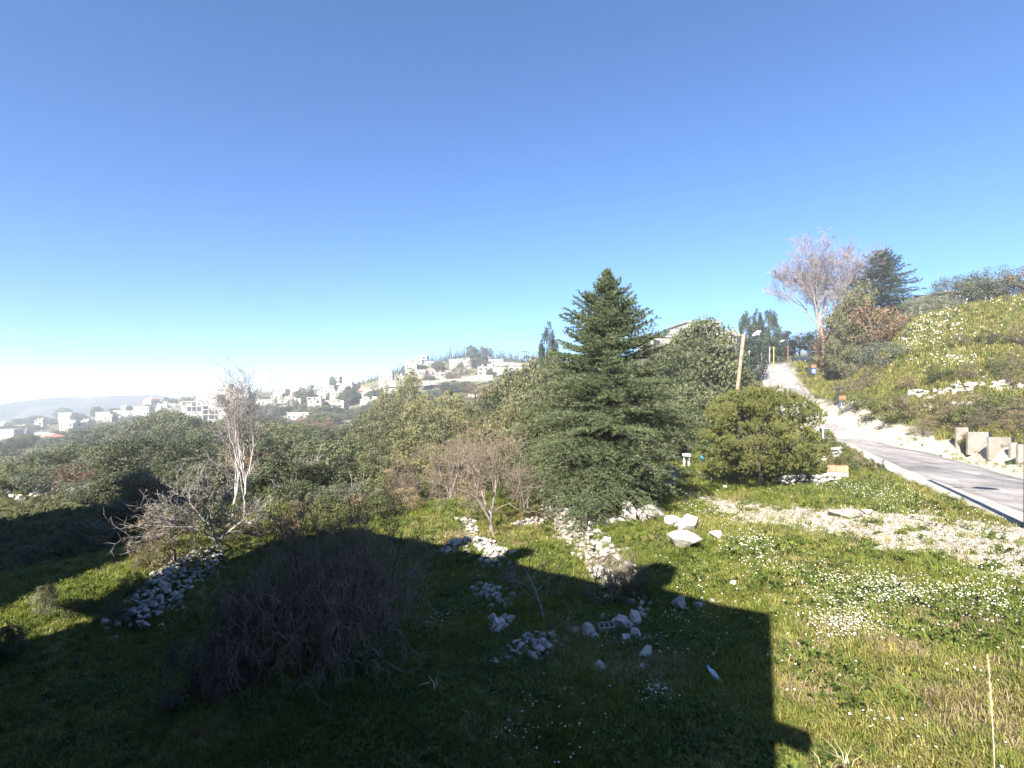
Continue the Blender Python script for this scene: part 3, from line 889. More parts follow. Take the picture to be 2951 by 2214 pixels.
# ------------------------------------------------------------------ stones
def hull_mesh(seed, mat, n=14, flat=0.75):
    rng = np.random.default_rng(seed)
    P = unit(rng.normal(size=(n, 3))) * rng.uniform(0.78, 1.0, n)[:, None] * 0.5
    P = np.clip(P, -0.42, 0.42)
    bm = bmesh.new()
    for p in P: bm.verts.new(p)
    bmesh.ops.convex_hull(bm, input=bm.verts)
    me = bpy.data.meshes.new('stone'); bm.to_mesh(me); bm.free()
    me.materials.append(mat); me.update()
    return me
STONES = [hull_mesh(300 + i, M['stone'], 13 + i % 5) for i in range(14)]
STONES_D = []
for s_ in STONES:
    c_ = s_.copy(); c_.materials.clear(); c_.materials.append(M['stone_dark']); STONES_D.append(c_)
PEBBLES = []
for s_ in STONES[:6]:
    c_ = s_.copy(); c_.materials.clear(); c_.materials.append(M['pebble']); PEBBLES.append(c_)

def stone(parent, p, size, rng, dark=False, flat=0.72, name='stone'):
    me = (STONES_D if dark else STONES)[rng.integers(len(STONES))]
    o = link(name, me, parent, p, (rng.normal() * 0.35, rng.normal() * 0.35, rng.uniform(0, 6.28)),
             (size * rng.uniform(0.85, 1.45), size * rng.uniform(0.75, 1.1), size * flat * rng.uniform(0.75, 1.2)))
    return o

def boulder_mesh(seed, dims, mat, cuts=11):
    rng = np.random.default_rng(seed)
    bm = bmesh.new(); bmesh.ops.create_icosphere(bm, subdivisions=4, radius=1.0)
    V = np.array([v.co[:] for v in bm.verts])
    for k in range(cuts):
        n = unit(rng.normal(size=3)); d = rng.uniform(0.34, 0.68)
        ov = V @ n - d
        V = V - np.maximum(ov, 0)[:, None] * n
    V = V / np.abs(V).max(0) * 0.5
    q = V * 3.3 + seed
    V = V * (1 + 0.16 * (fnoise(q[:, 0] + q[:, 2] * 0.7, q[:, 1] - q[:, 2] * 0.6, seed, 3) - 0.5)[:, None] + 0.09 * (fnoise(q[:, 0] * 4 + q[:, 2], q[:, 1] * 4 + q[:, 2] * 3, seed + 5, 2) - 0.5)[:, None])
    V = V * np.array(dims)
    for v, c in zip(bm.verts, V): v.co = c
    me = bpy.data.meshes.new('boulder'); bm.to_mesh(me); bm.free()
    me.materials.append(mat); me.update()
    return me
# ------------------------------------------------------------------ houses beside and behind the viewer (their shadow lies across the garden)
def zg(x, y):
    return float(h(np.array([float(x)]), np.array([float(y)]))[0])

def wall_windows(t, foot, z0, z1, sill=0.9, every=3.4, floor_h=3.2, mat='glass', frame='white_paint'):
    k = len(foot); wm = None
    for j in range(k):
        a = np.array(foot[j], float); b = np.array(foot[(j + 1) % k], float)
        L = np.hypot(*(b - a)); n = int(L / every)
        if n < 1: continue
        dr = (b - a) / L; ang = math.atan2(dr[1], dr[0]); nor = np.array([dr[1], -dr[0]])
        fl = int((z1 - z0) / floor_h)
        for f in range(fl):
            for i in range(n):
                c = a + dr * L * (i + 0.5) / n + nor * 0.02
                if wm is None:
                    wm = Mb().box((0, 0, 0), (1.3, 0.10, 1.4)).mesh('window', M[frame])
                    pm = Mb().box((0, -0.045, 0), (1.1, 0.05, 1.2)).mesh('pane', M[mat])
                w = link('window', wm, t, (c[0], c[1], z0 + f * floor_h + sill + 0.7), (0, 0, ang))
                link('pane', pm, w)

FOOT_A = [(-0.45, -1.45), (-18.6, 13.9), (-26.3, -2.0), (-9.5, -14.0)]
FOOT_A = FOOT_A[::-1]
ZA = 13.6
ha = thing('apartment_house', 'cream rendered house whose flat roof throws its shadow over the garden', 'house')
Mb().poly(FOOT_A, -3.0, ZA - 0.3).build('wall', M['cream_wall'], ha)
rf = Mb().poly([(p[0], p[1]) for p in FOOT_A], ZA - 0.297, ZA).build('roof', M['raw_concrete'], ha)
wall_windows(ha, FOOT_A, 0.8, 12.8)
Mb().poly([(-22.0, 6.2), (-23.4, 7.0), (-22.9, 12.6), (-18.65, 13.85)][::-1], 9.2, ZA - 0.01).build('shade_wing', M['cream_wall'], ha)  # unseen overhang, added to shape the left edge of the house shadow
Mb().box((-8.6, 5.0, ZA + 0.75), (0.9, 0.9, 1.5), 0.75).build('chimney', M['cream_wall'], rf)
wt = Mb().tube([(-11.4, 7.6, ZA), (-11.4, 7.6, ZA + 0.85), (-11.4, 7.6, ZA + 1.05)], [0.7, 0.72, 0.3], 16).build('water_tank', M['white_paint'], rf, True)
Mb().box((-3.3, 0.75, ZA + 0.55), (1.6, 0.9, 1.1), 0.75).build('roof_hatch', M['raw_concrete'], rf)
Mb().box((-0.28, -1.55, 9.55), (0.6, 0.3, 0.3), -0.7).build('air_conditioner', M['white_paint'], ha)
FOOT_B = [(-60.0, 24.0), (-66.0, 4.0), (-28.6, -6.0), (-28.6, 9.5), (-36.5, 21.5), (-55.0, 46.5), (-64.0, 47.0)]
hb = thing('unseen_neighbour_house', 'unseen tall pale house left of the garden, shaped to cast the shade band', 'house')  # out of view; outline shaped so its shadow makes the dark band on the left
Mb().poly(FOOT_B, -14.0, 13.6).build('wall', M['white_wall'], hb)
Mb().poly(FOOT_B, 13.603, 14.0).build('roof', M['raw_concrete'], hb)
wall_windows(hb, FOOT_B, -3.0, 13.0, every=4.5)

# ------------------------------------------------------------------ far buildings
def face_frame(u0, u1, d):
    x0 = (u0 - CX) / FPX * d; x1 = (u1 - CX) / FPX * d
    return (x0 + x1) / 2, abs(x1 - x0)

def block_house(label, u0, u1, vt, vb, d, wall='white_wall', rows=2, cols=3, depth=None, yaw=0.0, roof='flat', name='house', group=None, win=True, extra=0.0, roofmat=None, tiers=None):
    cx, w = face_frame(u0, u1, d)
    zt = EYE - (vt - CY) / FPX * d; zb = EYE - (vb - CY) / FPX * d
    dp = depth or max(6.0, w * 0.8); H = zt - zb
    t = thing(name, label, 'house', (cx, d + dp / 2, zb), yaw, group)
    Mb().box((0, 0, (H - 0.3) / 2 - 3.0), (w, dp, H + 6.0 - 0.3)).build('wall', M[wall], t)
    if roof == 'flat':
        Mb().box((0, 0, H - 0.02), (w + 0.7, dp + 0.7, 0.5)).build('roof', M[roofmat or 'raw_concrete'], t)
    else:
        m = Mb(); hh = min(w, dp) * 0.28
        n = [(-w / 2 - .4, -dp / 2 - .4, H - .298), (w / 2 + .4, -dp / 2 - .4, H - .298), (w / 2 + .4, dp / 2 + .4, H - .298), (-w / 2 - .4, dp / 2 + .4, H - .298), (-w * .18, 0, H + hh), (w * .18, 0, H + hh)]
        m.v = n; m.f = [(0, 1, 5, 4), (1, 2, 5), (2, 3, 4, 5), (3, 0, 4), (3, 2, 1, 0)]
        m.build('roof', M[roofmat or 'red_roof'], t)
    if win:
        ww = min(w / cols * 0.5, 2.0); wh = min(H / rows * 0.5, 1.7)
        fm = Mb().box((0, 0, 0), (ww + 0.25, 0.12, wh + 0.25)).mesh('window', M['white_paint'])
        gm = Mb().box((0, -0.055, 0), (ww, 0.06, wh)).mesh('pane', M['glass'])
        wr = np.random.default_rng(int(u0 * 7 + vt))
        bal = Mb().box((0, 0, 0), (w / cols * 1.3, 1.3, 0.18)).mesh('balcony', M['raw_concrete'])
        prl = Mb().box((0, -0.6, 0.5), (w / cols * 1.3, 0.08, 0.85)).mesh('parapet', M[wall])
        for r in range(1, rows):
            c = wr.integers(cols); q = link('balcony', bal, t, (-w / 2 + w * (c + 0.5) / cols, -dp / 2 - 0.62, H * (r + 0.05) / rows)); link('parapet', prl, q)
        for r in range(rows):
            for c in range(cols):
                if wr.uniform() < 0.16: continue
                f = link('window', fm, t, (-w / 2 + w * (c + 0.5 + wr.uniform(-0.1, 0.1)) / cols, -dp / 2 - 0.02, H * (r + 0.52) / rows), None, (wr.choice([0.7, 1.0, 1.0, 1.35]), 1, wr.choice([0.85, 1.0, 1.25])))
                link('pane', gm, f)
        fs = Mb().box((0, 0, 0), (0.12, ww + 0.2, wh + 0.2)).mesh('window', M['glass'])
        for r in range(rows):
            for s in (-1, 1):
                link('window', fs, t, (s * (w / 2 + 0.02), -dp * 0.2, H * (r + 0.52) / rows))
    return t

def skeleton(label, u0, u1, vt, vb, d, cols=4, storeys=1, group=None, depth=None):
    cx, w = face_frame(u0, u1, d)
    zt = EYE - (vt - CY) / FPX * d; zb = EYE - (vb - CY) / FPX * d; H = zt - zb
    dp = depth or max(7.0, w * 0.6)
    t = thing('unfinished_house', label, 'house', (cx, d + dp / 2, zb), 0.05, group)
    sh = H / storeys
    sm = Mb().box((0, 0, 0), (w + 1, dp + 1, 0.55)).mesh('slab', M['white_wall'])
    cm = Mb().box((0, 0, 0), (0.55, 0.55, sh - 0.55)).mesh('column', M['white_wall'])
    bm_ = Mb().box((0, dp * 0.22, -2), (w * 0.97, dp * 0.5, H + 3.2)).build('back_wall', M['raw_concrete'], t)
    for s in range(storeys + 1):
        link('slab', sm, t, (0, 0, s * sh))
    for s in range(storeys):
        for c in range(cols):
            for k in (-1, 1):
                link('column', cm, t, (-w / 2 + w * c / (cols - 1), k * dp / 2, s * sh + sh / 2))
    Mb().box((0, 0, -3.3), (w, dp, 6.0)).build('base', M['raw_concrete'], t)
    return t

block_house('large cream block of flats on the crest between two tall bare shoots', 622, 674, 1118, 1170, 540, 'cream_wall', 4, 4, 16, 0.1)
block_house('white stair tower rising behind the cream flats on the crest', 640, 662, 1106, 1160, 556, 'white_wall', 4, 2, 9)
block_house('low cream house stepping down at the foot of the cream flats', 566, 628, 1138, 1172, 530, 'cream_wall', 2, 4, 14, -0.05)
block_house('long white house with a flat roof right of the cream flats', 672, 718, 1136, 1162, 535, 'white_wall', 2, 4, 14)
block_house('small brick coloured house on the roofline above the white flat roof', 676, 694, 1119, 1138, 550, 'cream_wall', 1, 2, 8, 0, 'hip')
skeleton('open concrete frame with pillars below the low cream house', 525, 580, 1157, 1187, 500, 5, 2)
skeleton('wide concrete frame with stacked slabs in front of the cream flats', 585, 668, 1166, 1210, 480, 6, 3)
block_house('pale block with dark openings beside the concrete frame', 628, 700, 1172, 1198, 470, 'white_wall', 1, 5, 12)
block_house('long low white house half hidden in trees right of the crest', 735, 800, 1152, 1168, 500, 'white_wall', 1, 4, 10)
block_house('white house under a dark tree on the middle of the crest', 786, 822, 1122, 1152, 520, 'white_wall', 2, 3, 12)
block_house('white villa with a bright red roof on the skyline', 822, 862, 1118, 1140, 540, 'white_wall', 1, 3, 12, 0.1, 'hip')
skeleton('unfinished white house on thin pillars lower down the slope', 885, 935, 1146, 1172, 420, 5, 1)
skeleton('second unfinished white house on thin pillars nearer the cream cube', 1005, 1058, 1146, 1172, 410, 5, 1)
block_house('flat roofed white house above the first pillared house', 905, 962, 1112, 1134, 470, 'white_wall', 2, 4, 12)
block_house('narrow white tower with stacked balconies on the skyline', 962, 978, 1086, 1122, 500, 'white_wall', 3, 1, 8)
block_house('pinkish house beside the narrow white tower', 978, 1000, 1106, 1130, 500, 'cream_wall', 2, 2, 9)
block_house('flat roofed white house above the second pillared house', 1032, 1082, 1112, 1136, 460, 'white_wall', 2, 4, 12)
block_house('big cream stone cube standing out on the slope below the ridge', 1096, 1156, 1096, 1156, 400, 'cream_wall', 3, 3, 22, 0.18)
block_house('white upper storey set back on top of the cream cube', 1090, 1128, 1074, 1100, 412, 'white_wall', 1, 3, 12, 0.1)
block_house('small flat roofed lodge with reddish front in the valley', 828, 890, 1190, 1216, 330, 'white_wall', 1, 5, 9)
block_house('white cube house with a flat roof under the ridge trees', 1198, 1230, 1026, 1052, 470, 'white_wall', 2, 2, 12)
block_house('low white house beside the cube house below the ridge', 1228, 1252, 1042, 1056, 468, 'white_wall', 1, 2, 9)
block_house('pink walled house low on the end of the ridge', 1168, 1188, 1040, 1062, 470, 'cream_wall', 2, 2, 9, 0, 'hip')
block_house('long pale retaining house in the middle of the ridge slope', 1418, 1500, 1060, 1076, 380, 'white_wall', 1, 6, 9)
block_house('low white house with small windows near the ridge top', 1408, 1450, 1036, 1050, 430, 'white_wall', 1, 4, 9)
block_house('pale house in the rubble on the ridge slope', 1296, 1328, 1036, 1050, 440, 'white_wall', 1, 3, 9)
block_house('small white house on the ridge slope above the cream cube', 1196, 1226, 1066, 1080, 425, 'white_wall', 1, 3, 8)
block_house('cream farmhouse low on the far left slope', 0, 40, 1238, 1256, 500, 'cream_wall', 1, 4, 10)
block_house('white house with a bright front half hidden by far trees', 100, 140, 1248, 1264, 470, 'white_wall', 1, 4, 10)
block_house('pale flat house on a terrace in the far left valley', 168, 206, 1190, 1204, 640, 'white_wall', 1, 4, 10)
block_house('pale long house beside the two dark round trees', 276, 318, 1188, 1206, 600, 'cream_wall', 1, 4, 10)
block_house('white glasshouse like building under the terraces', 384, 430, 1172, 1196, 560, 'white_wall', 2, 5, 10)

# terrace walls on the far slope
def nth_(i):
    w = ['first', 'second', 'third', 'fourth', 'fifth', 'sixth', 'seventh', 'eighth', 'ninth', 'tenth']
    return w[i] if i < 10 else '%d%s' % (i + 1, 'th' if (i + 1) % 10 not in (1, 2, 3) or 10 < i + 1 < 14 else {1: 'st', 2: 'nd', 3: 'rd'}[(i + 1) % 10])
g_t = 'stone terrace walls on the far slope'
rng_t = np.random.default_rng(3)
def terrace(u0, u1, v, d, label):
    n = 9; m = Mb(); us = np.linspace(u0, u1, n)
    P = []
    for u in us:
        x = (u - CX) / FPX * d; P.append((x, d + rng_t.normal() * 1.0))
    z = EYE - (v - CY) / FPX * d
    label = label % nth_(len([o for o in bpy.data.objects if o.name.startswith('terrace_wall')]))
    t = thing('terrace_wall', label, 'wall', (P[0][0], d, z), 0, g_t)
    for a, b in zip(P[:-1], P[1:]):
        c = ((a[0] + b[0]) / 2 - P[0][0], (a[1] + b[1]) / 2 - d, rng_t.normal() * 0.25 - 0.8)
        m.box(c, (abs(b[0] - a[0]) * 1.02, 1.0, 3.4), math.atan2(b[1] - a[1], b[0] - a[0]))
    m.build('stonework', M['stone'], t)
for i, (u0, u1, v, d) in enumerate(sorted([(455,525,1166,640),(440,530,1172,625),(450,528,1178,612),(430,520,1184,600),(330,420,1186,640),(325,400,1193,620),(340,396,1200,600),
                                    (430,500,1192,580),(200,250,1226,560),(280,315,1228,540),(205,245,1238,520),(285,318,1240,505),(20,75,1226,640),(100,175,1268,440),(480,520,1196,560),
                                    (415,470,1158,680),(470,524,1160,665)])):
    terrace(u0, u1, v, d, 'low pale terrace wall, %s from the left on the far terraced slope')
for (u0, u1, v, d, lb) in [(1190,1330,1103,370,'long pale wall running up the ridge slope to the road cut'),(1330,1420,1090,365,'pale roadside wall continuing up the ridge slope'),(1350,1470,1140,300,'pale earth bank wall below the bare ridge scrub'),
                           (1420,1530,1062,372,'bright roadside wall under the ridge houses'),(1440,1530,1048,420,'upper pale wall close under the ridge trees')]:
    m = Mb(); n = 12; us = np.linspace(u0, u1, n); P = []
    slope = (v - 1066) * 0.25
    for i, u in enumerate(us):
        x = (u - CX) / FPX * d; P.append((x, d + rng_t.normal() * 0.6))
    z = EYE - (v - CY) / FPX * d
    t = thing('roadside_wall', lb, 'wall', (P[0][0], d, z))
    for i, (a, b) in enumerate(zip(P[:-1], P[1:])):
        m.box(((a[0] + b[0]) / 2 - P[0][0], (a[1] + b[1]) / 2 - d, -0.8 + i * slope * 0.02), (abs(b[0] - a[0]) * 1.02, 1.0, 3.6 + rng_t.normal() * 0.3), math.atan2(b[1] - a[1], b[0] - a[0]))
    m.build('stonework', M['cream_wall'], t)

# small houses packed along the far town and the ridge
def town_house(u, v, w, hgt, i, label, group):
    g = ground(u, v, 150)
    d = g[1]; t = thing('town_house', label, 'house', (g[0], d, g[2]), rng_t.uniform(-0.3, 0.3), group)
    dp = w * rng_t.uniform(0.7, 1.0); wl = ['white_wall', 'cream_wall', 'raw_concrete', 'cream_wall', 'white_wall'][i % 5]
    Mb().box((0, 0, hgt / 2 - 2), (w, dp, hgt + 4)).build('wall', M[wl], t)
    if i % 6 == 4:
        m = Mb(); q = w / 2 + 0.4; p = dp / 2 + 0.4
        m.v = [(-q, -p, hgt + .003), (q, -p, hgt + .003), (q, p, hgt + .003), (-q, p, hgt + .003), (-w * .2, 0, hgt + w * .22), (w * .2, 0, hgt + w * .22)]
        m.f = [(0, 1, 5, 4), (1, 2, 5), (2, 3, 4, 5), (3, 0, 4), (3, 2, 1, 0)]; m.build('roof', M['red_roof'], t)
    else:
        r = Mb().box((0, 0, hgt + 0.15), (w + 0.8, dp + 0.8, 0.3)).build('roof', M['raw_concrete'], t)
        Mb().box((w * 0.22, 0, hgt + 1.25), (w * 0.32, dp * 0.4, 1.9)).build('stair_head', M[wl], r)
        Mb().tube([(-w * 0.25, 0, hgt + 0.3), (-w * 0.25, 0, hgt + 1.7)], 0.7, 8).build('water_tank', M['white_paint'], r)
    fl = max(1, int(hgt / 3.2)); nc = max(2, int(w / 3.6))
    wm = Mb().box((0, 0, 0), (1.5, 0.14, 1.5)).mesh('window', M['glass'])
    for f in range(fl):
        for c in range(nc):
            if rng_t.uniform() < 0.25: continue
            link('window', wm, t, (-w / 2 + w * (c + 0.5) / nc, -dp / 2 - 0.03, 1.7 + f * 3.2), None, (rng_t.choice([0.7, 1, 1.4]), 1, rng_t.choice([0.9, 1.0, 1.4])))
        if f and rng_t.uniform() < 0.7:
            Mb().box((rng_t.uniform(-0.2, 0.2) * w, -dp / 2 - 0.6, f * 3.2 + 0.1), (w * 0.5, 1.2, 0.2)).build('balcony', M['raw_concrete'], t)
    for f in range(fl):
        link('window', wm, t, (w / 2 + 0.03, 0, 1.7 + f * 3.2), (0, 0, math.pi / 2))
spots = [(438,1172),(452,1186),(470,1180),(545,1180),(556,1196),(700,1176),(716,1188),(738,1176),(752,1160),(765,1180),(806,1172),(818,1186),(846,1158),(868,1162),(858,1182),(880,1150),(912,1190),(940,1150),(948,1178),(972,1152),(985,1166),(1004,1142),(1020,1154),(1052,1142),(1066,1158),(1078,1142),(1074,1178),(980,1190),
         (1170,1098),(1186,1084),(1240,1082),(1282,1088),(1340,1062),(1402,1084),(1488,1084),(30,1285),(70,1262),(150,1276),(210,1252),(250,1232),(320,1230),(345,1214),(360,1180),(12,1242),(118,1234)]
spots.sort()
for i, (u, v) in enumerate(spots):
    town_house(u, v, rng_t.uniform(8, 15), rng_t.choice([3.6, 4.0, 6.8, 6.8, 9.8]), i, 'small pale house, %s from the left among the scattered hillside houses' % nth_(i), 'small houses scattered over the far hillside')
# buildings on the near right
block_house('white house behind the dark oaks left of the street pole', 1972, 2070, 928, 1060, 150, 'white_wall', 3, 4, 14, 0.1)
block_house('cream side wing of the white house beyond the cedar', 1872, 1935, 970, 1060, 140, 'cream_wall', 2, 2, 12, 0.05)
block_house('sunlit pale house under the conifers left of the street pole', 2076, 2124, 954, 1020, 170, 'cream_wall', 2, 2, 12)
block_house('white house with a dark hip roof on top of the flowery bank', 2662, 2710, 862, 922, 104, 'white_wall', 1, 2, 8, 0.15, 'hip', roofmat='dark_roof')
block_house('long white garden house behind the shrubs on the bank top', 2716, 2900, 842, 900, 112, 'white_wall', 1, 6, 8, 0.05)
# white garden wall between the oaks and the round pine
gp = ground(2066, 1210)
gw = thing('garden_wall', 'short white garden wall between the dark oaks and the round pine', 'wall', (gp[0], gp[1], gp[2]), 0.1)
Mb().box((0, 0, 0.65), (2.2, 0.2, 2.1)).build('panel', M['white_paint'], gw)
Mb().box((1.3, 0, 0.75), (0.3, 0.3, 2.3)).build('pillar', M['concrete'], gw)

# ------------------------------------------------------------------ far hills
def far_hill():
    us = np.linspace(-700, 900, 160); d = 1300.0
    prof_u = [-700, -300, 0, 60, 130, 170, 220, 270, 300, 350, 400, 440, 470, 520, 620, 900]
    prof_v = [1215, 1200, 1186, 1172, 1152, 1147, 1145, 1149, 1146, 1140, 1137, 1140, 1142, 1160, 1180, 1200]
    V = []; rows = 14
    for j in range(rows):
        f = j / (rows - 1)
        dd = d - 400 + 650 * f
        k = math.sin(min(f / 0.6, 1.0) * math.pi / 2) if f < 0.6 else math.cos((f - 0.6) / 0.4 * math.pi / 2)
        for u in us:
            v = np.interp(u, prof_u, prof_v) + (fnoise(u / 26.0, f * 3 + 2, 77, 3) - 0.5) * 5
            x = (u - CX) / FPX * d
            zt = EYE - (v - CY) / FPX * d
            z = -110 + (zt + 110) * k + (fnoise(x / 75.0, dd / 75.0, 5, 4) - 0.5) * 15 * (1 - abs(k - 0.5))
            V.append((x, dd, z))
    n = len(us); idx = np.arange(rows * n).reshape(rows, n)
    F = np.stack([idx[:-1, :-1], idx[:-1, 1:], idx[1:, 1:], idx[1:, :-1]], -1).reshape(-1, 4)
    M['far_wood'] = surf('far_wooded_slope', (0.02, 0.026, 0.018), (0.05, 0.055, 0.04), 0.03, 0.95, world=True, stain=(0.10, 0.095, 0.085))
    o = struct('far_hill', np_mesh('far_hill', np.array(V), F, M['far_wood'], True))
    o['label'] = 'low wooded hill fading blue on the horizon'
far_hill()
# ------------------------------------------------------------------ trees
def nth(i):
    w = ['first', 'second', 'third', 'fourth', 'fifth', 'sixth', 'seventh', 'eighth', 'ninth', 'tenth', 'eleventh', 'twelfth']
    return w[i] if i < 12 else '%d%s' % (i + 1, {1: 'st', 2: 'nd', 3: 'rd'}.get((i + 1) % 10, 'th') if not 10 < (i + 1) % 100 < 14 else 'th')
def ranks(keys, us):
    """For each item its place from the left among the items with the same key."""
    out = []
    for k, u in zip(keys, us):
        out.append(sum(1 for k2, u2 in zip(keys, us) if k2 == k and u2 < u))
    return out
# the cedar in the middle
PC = ([0, 0.05, 0.12, 0.22, 0.33, 0.475, 0.575, 0.745, 0.83, 0.93, 1.0], [1.2, 2.4, 4.2, 5.4, 5.2, 4.2, 3.5, 2.45, 1.65, 0.65, 0.1])
cb = ground(1748, 1464)
cH = EYE - (782 - CY) / FPX * cb[1] - cb[2]
cedar('cedar_tree', 'tall layered dark green cedar standing in the middle of the garden', (cb[0], cb[1], cb[2]), cH,
      (PC[0], [a * cH / 12.7 for a in PC[1]]), 11, M['cedar'], 390, 0.13, 0.075, sec_n=21)
b_ = ground(1640, 1520)
t_ = tree_px('shrub', 1690, 1400, 1530, 130, 'small dark bushy conifer sapling at the foot of the cedar', 3, 'shrub', None, 'conifer_sapling')
for c_ in t_.children:
    if c_.name.startswith('crown'):
        c_.data = c_.data.copy(); c_.data.materials[0] = M['cedar']
# the round pine
pb = ground(2190, 1408)
round_pine('round_pine', 'broad round pine with a short trunk beside the gravel track', pb, EYE - (1120 - CY) / FPX * pb[1] - pb[2], 405 / FPX * pb[1], 5)

# dark oaks between cedar and street pole
G1 = 'dark oaks right of the cedar'
for i, (u, vt, vb, w, k, lb) in enumerate([
    (1960, 985, 1260, 190, 'oak', 'grey green oak close behind the cedar with a pale trunk'),
    (2035, 898, 1240, 220, 'oak', 'tallest dark oak between the cedar and the street pole'),
    (1900, 1000, 1260, 130, 'oak', 'slim oak peeping out behind the right side of the cedar'),
    (2085, 1010, 1235, 170, 'oak', 'dark oak whose crown overlaps the street pole foot'),
    (1985, 1090, 1300, 190, 'oak', 'low dark oak between cedar and round pine'),
    (1900, 1110, 1330, 170, 'midpine', 'reddish green pine leaning against the right side of the cedar'),
    (2060, 1130, 1270, 130, 'oak', 'small dark oak just behind the round pine'),
    (2135, 1070, 1215, 140, 'oak', 'bushy oak at the left kerb of the climbing road'),
    ]):
    tree_px(k, u, vt, vb, w, lb, 20 + i, 'tree')
for i, (u, vt, w, d, lb) in enumerate([(1900, 972, 120, 96, 'grey green oak masking the cream wing beyond the cedar'), (1985, 940, 130, 105, 'grey green oak masking the front of the white house')]):
    tree_px('oak', u, vt, 0, w, lb, 50 + i, d=d)
for i, (u, vt, w, d, lb) in enumerate([(2150, 895, 60, 118, 'dark slender conifer left of the lamp head, first of three'), (2182, 882, 50, 122, 'dark slender conifer, middle one of three behind the lamp'), (2218, 886, 74, 120, 'dark broad conifer, last of three before the bare tree'),
                                       (2172, 965, 100, 98, 'dark conifer under the street lamp beside the climbing road'), (2120, 985, 110, 88, 'dark conifer just right of the leaning pole'), (2215, 975, 80, 125, 'rounded dark tree behind the yellow post')]):
    tree_px('dark_conifer', u, vt, 0, w, lb, 40 + i, d=d)
for i, (u, vt, w, d) in enumerate([(2262, 950, 90, 150), (2305, 955, 100, 155), (2362, 945, 120, 150), (2238, 968, 70, 160)]):
    tree_px('russet' if i % 2 else 'dark_conifer', u, vt, 0, w, ['low dark tree at the head of the road', 'brownish tree at the head of the road', 'dark tree right of the road head', 'small brown tree at the left of the road head'][i], 60 + i, d=d)

# tall pine left of the cedar, and pines around
tree_px('dark_conifer', 1580, 915, 0, 66, 'tall narrow pine on the skyline left of the cedar', 71, d=120)
tree_px('midpine', 1600, 985, 0, 150, 'wide pine behind the left shoulder of the cedar', 72, d=95)
tree_px('midpine', 1860, 960, 0, 90, 'pine just behind the right shoulder of the cedar', 73, d=70)
MP = 'pines and brushwood on the middle slope'
mid = [(1180, 1085, 1270, 110, 'midpine'), (1120, 1120, 1280, 80, 'midpine'), (1090, 1180, 1340, 150, 'midpine'), (1160, 1165, 1330, 150, 'midpine'), (1230, 1150, 1340, 170, 'midpine'),
       (1300, 1140, 1340, 170, 'midpine'), (1120, 1225, 1390, 160, 'midpine'), (1200, 1235, 1400, 180, 'midpine'), (1290, 1225, 1400, 180, 'midpine'), (1480, 1080, 1330, 190, 'midpine'),
       (1540, 1045, 1340, 190, 'midpine'), (1500, 1165, 1385, 190, 'midpine'), (1570, 1145, 1400, 180, 'midpine'), (1390, 1195, 1350, 140, 'midpine'), (1450, 1120, 1320, 140, 'oak'),
       (1420, 1245, 1385, 170, 'dry_shrub'), (1340, 1205, 1365, 140, 'dry_shrub'), (1160, 1310, 1430, 150, 'dry_shrub'), (1500, 1250, 1400, 160, 'dry_shrub'), (1640, 1115, 1370, 150, 'midpine'), (1620, 1250, 1430, 150, 'midpine'),
       (1370, 1165, 1330, 130, 'midpine'), (1240, 1195, 1360, 140, 'midpine'), (1340, 1270, 1410, 160, 'midpine'), (1260, 1300, 1420, 150, 'midpine'), (1440, 1190, 1360, 150, 'midpine'), (1460, 1290, 1420, 150, 'midpine'),
       (1550, 1270, 1420, 150, 'midpine'), (1080, 1300, 1430, 150, 'midpine'), (1330, 1150, 1310, 120, 'dry_shrub'), (1270, 1240, 1370, 130, 'dry_shrub'), (1400, 1300, 1420, 130, 'dry_shrub'), (1130, 1275, 1400, 120, 'dry_shrub'),
       (1560, 1200, 1390, 120, 'dry_shrub'), (1590, 1320, 1450, 120, 'midpine'), (1410, 1130, 1300, 130, 'russet'), (1360, 1240, 1390, 120, 'russet')]
rk = ranks([m[4] for m in mid], [m[0] + m[1] * 1e-3 for m in mid])
for i, (u, vt, vb, w, k) in enumerate(mid):
    lb = {'midpine': 'yellowish green pine, %s from the left in the thicket before the cedar', 'oak': 'round green oak in the pine thicket left of the cedar%.0s', 'dry_shrub': 'brown brushwood, %s from the left in the thicket before the cedar', 'russet': 'russet leafless tree, %s from the left in the pine thicket'}[k] % nth(rk[i])
    tree_px(k, u, vt - (26 if 'pine' in k else 12), vb, w * 1.12, lb, 80 + i, 'tree' if k != 'dry_shrub' else 'shrub', MP)

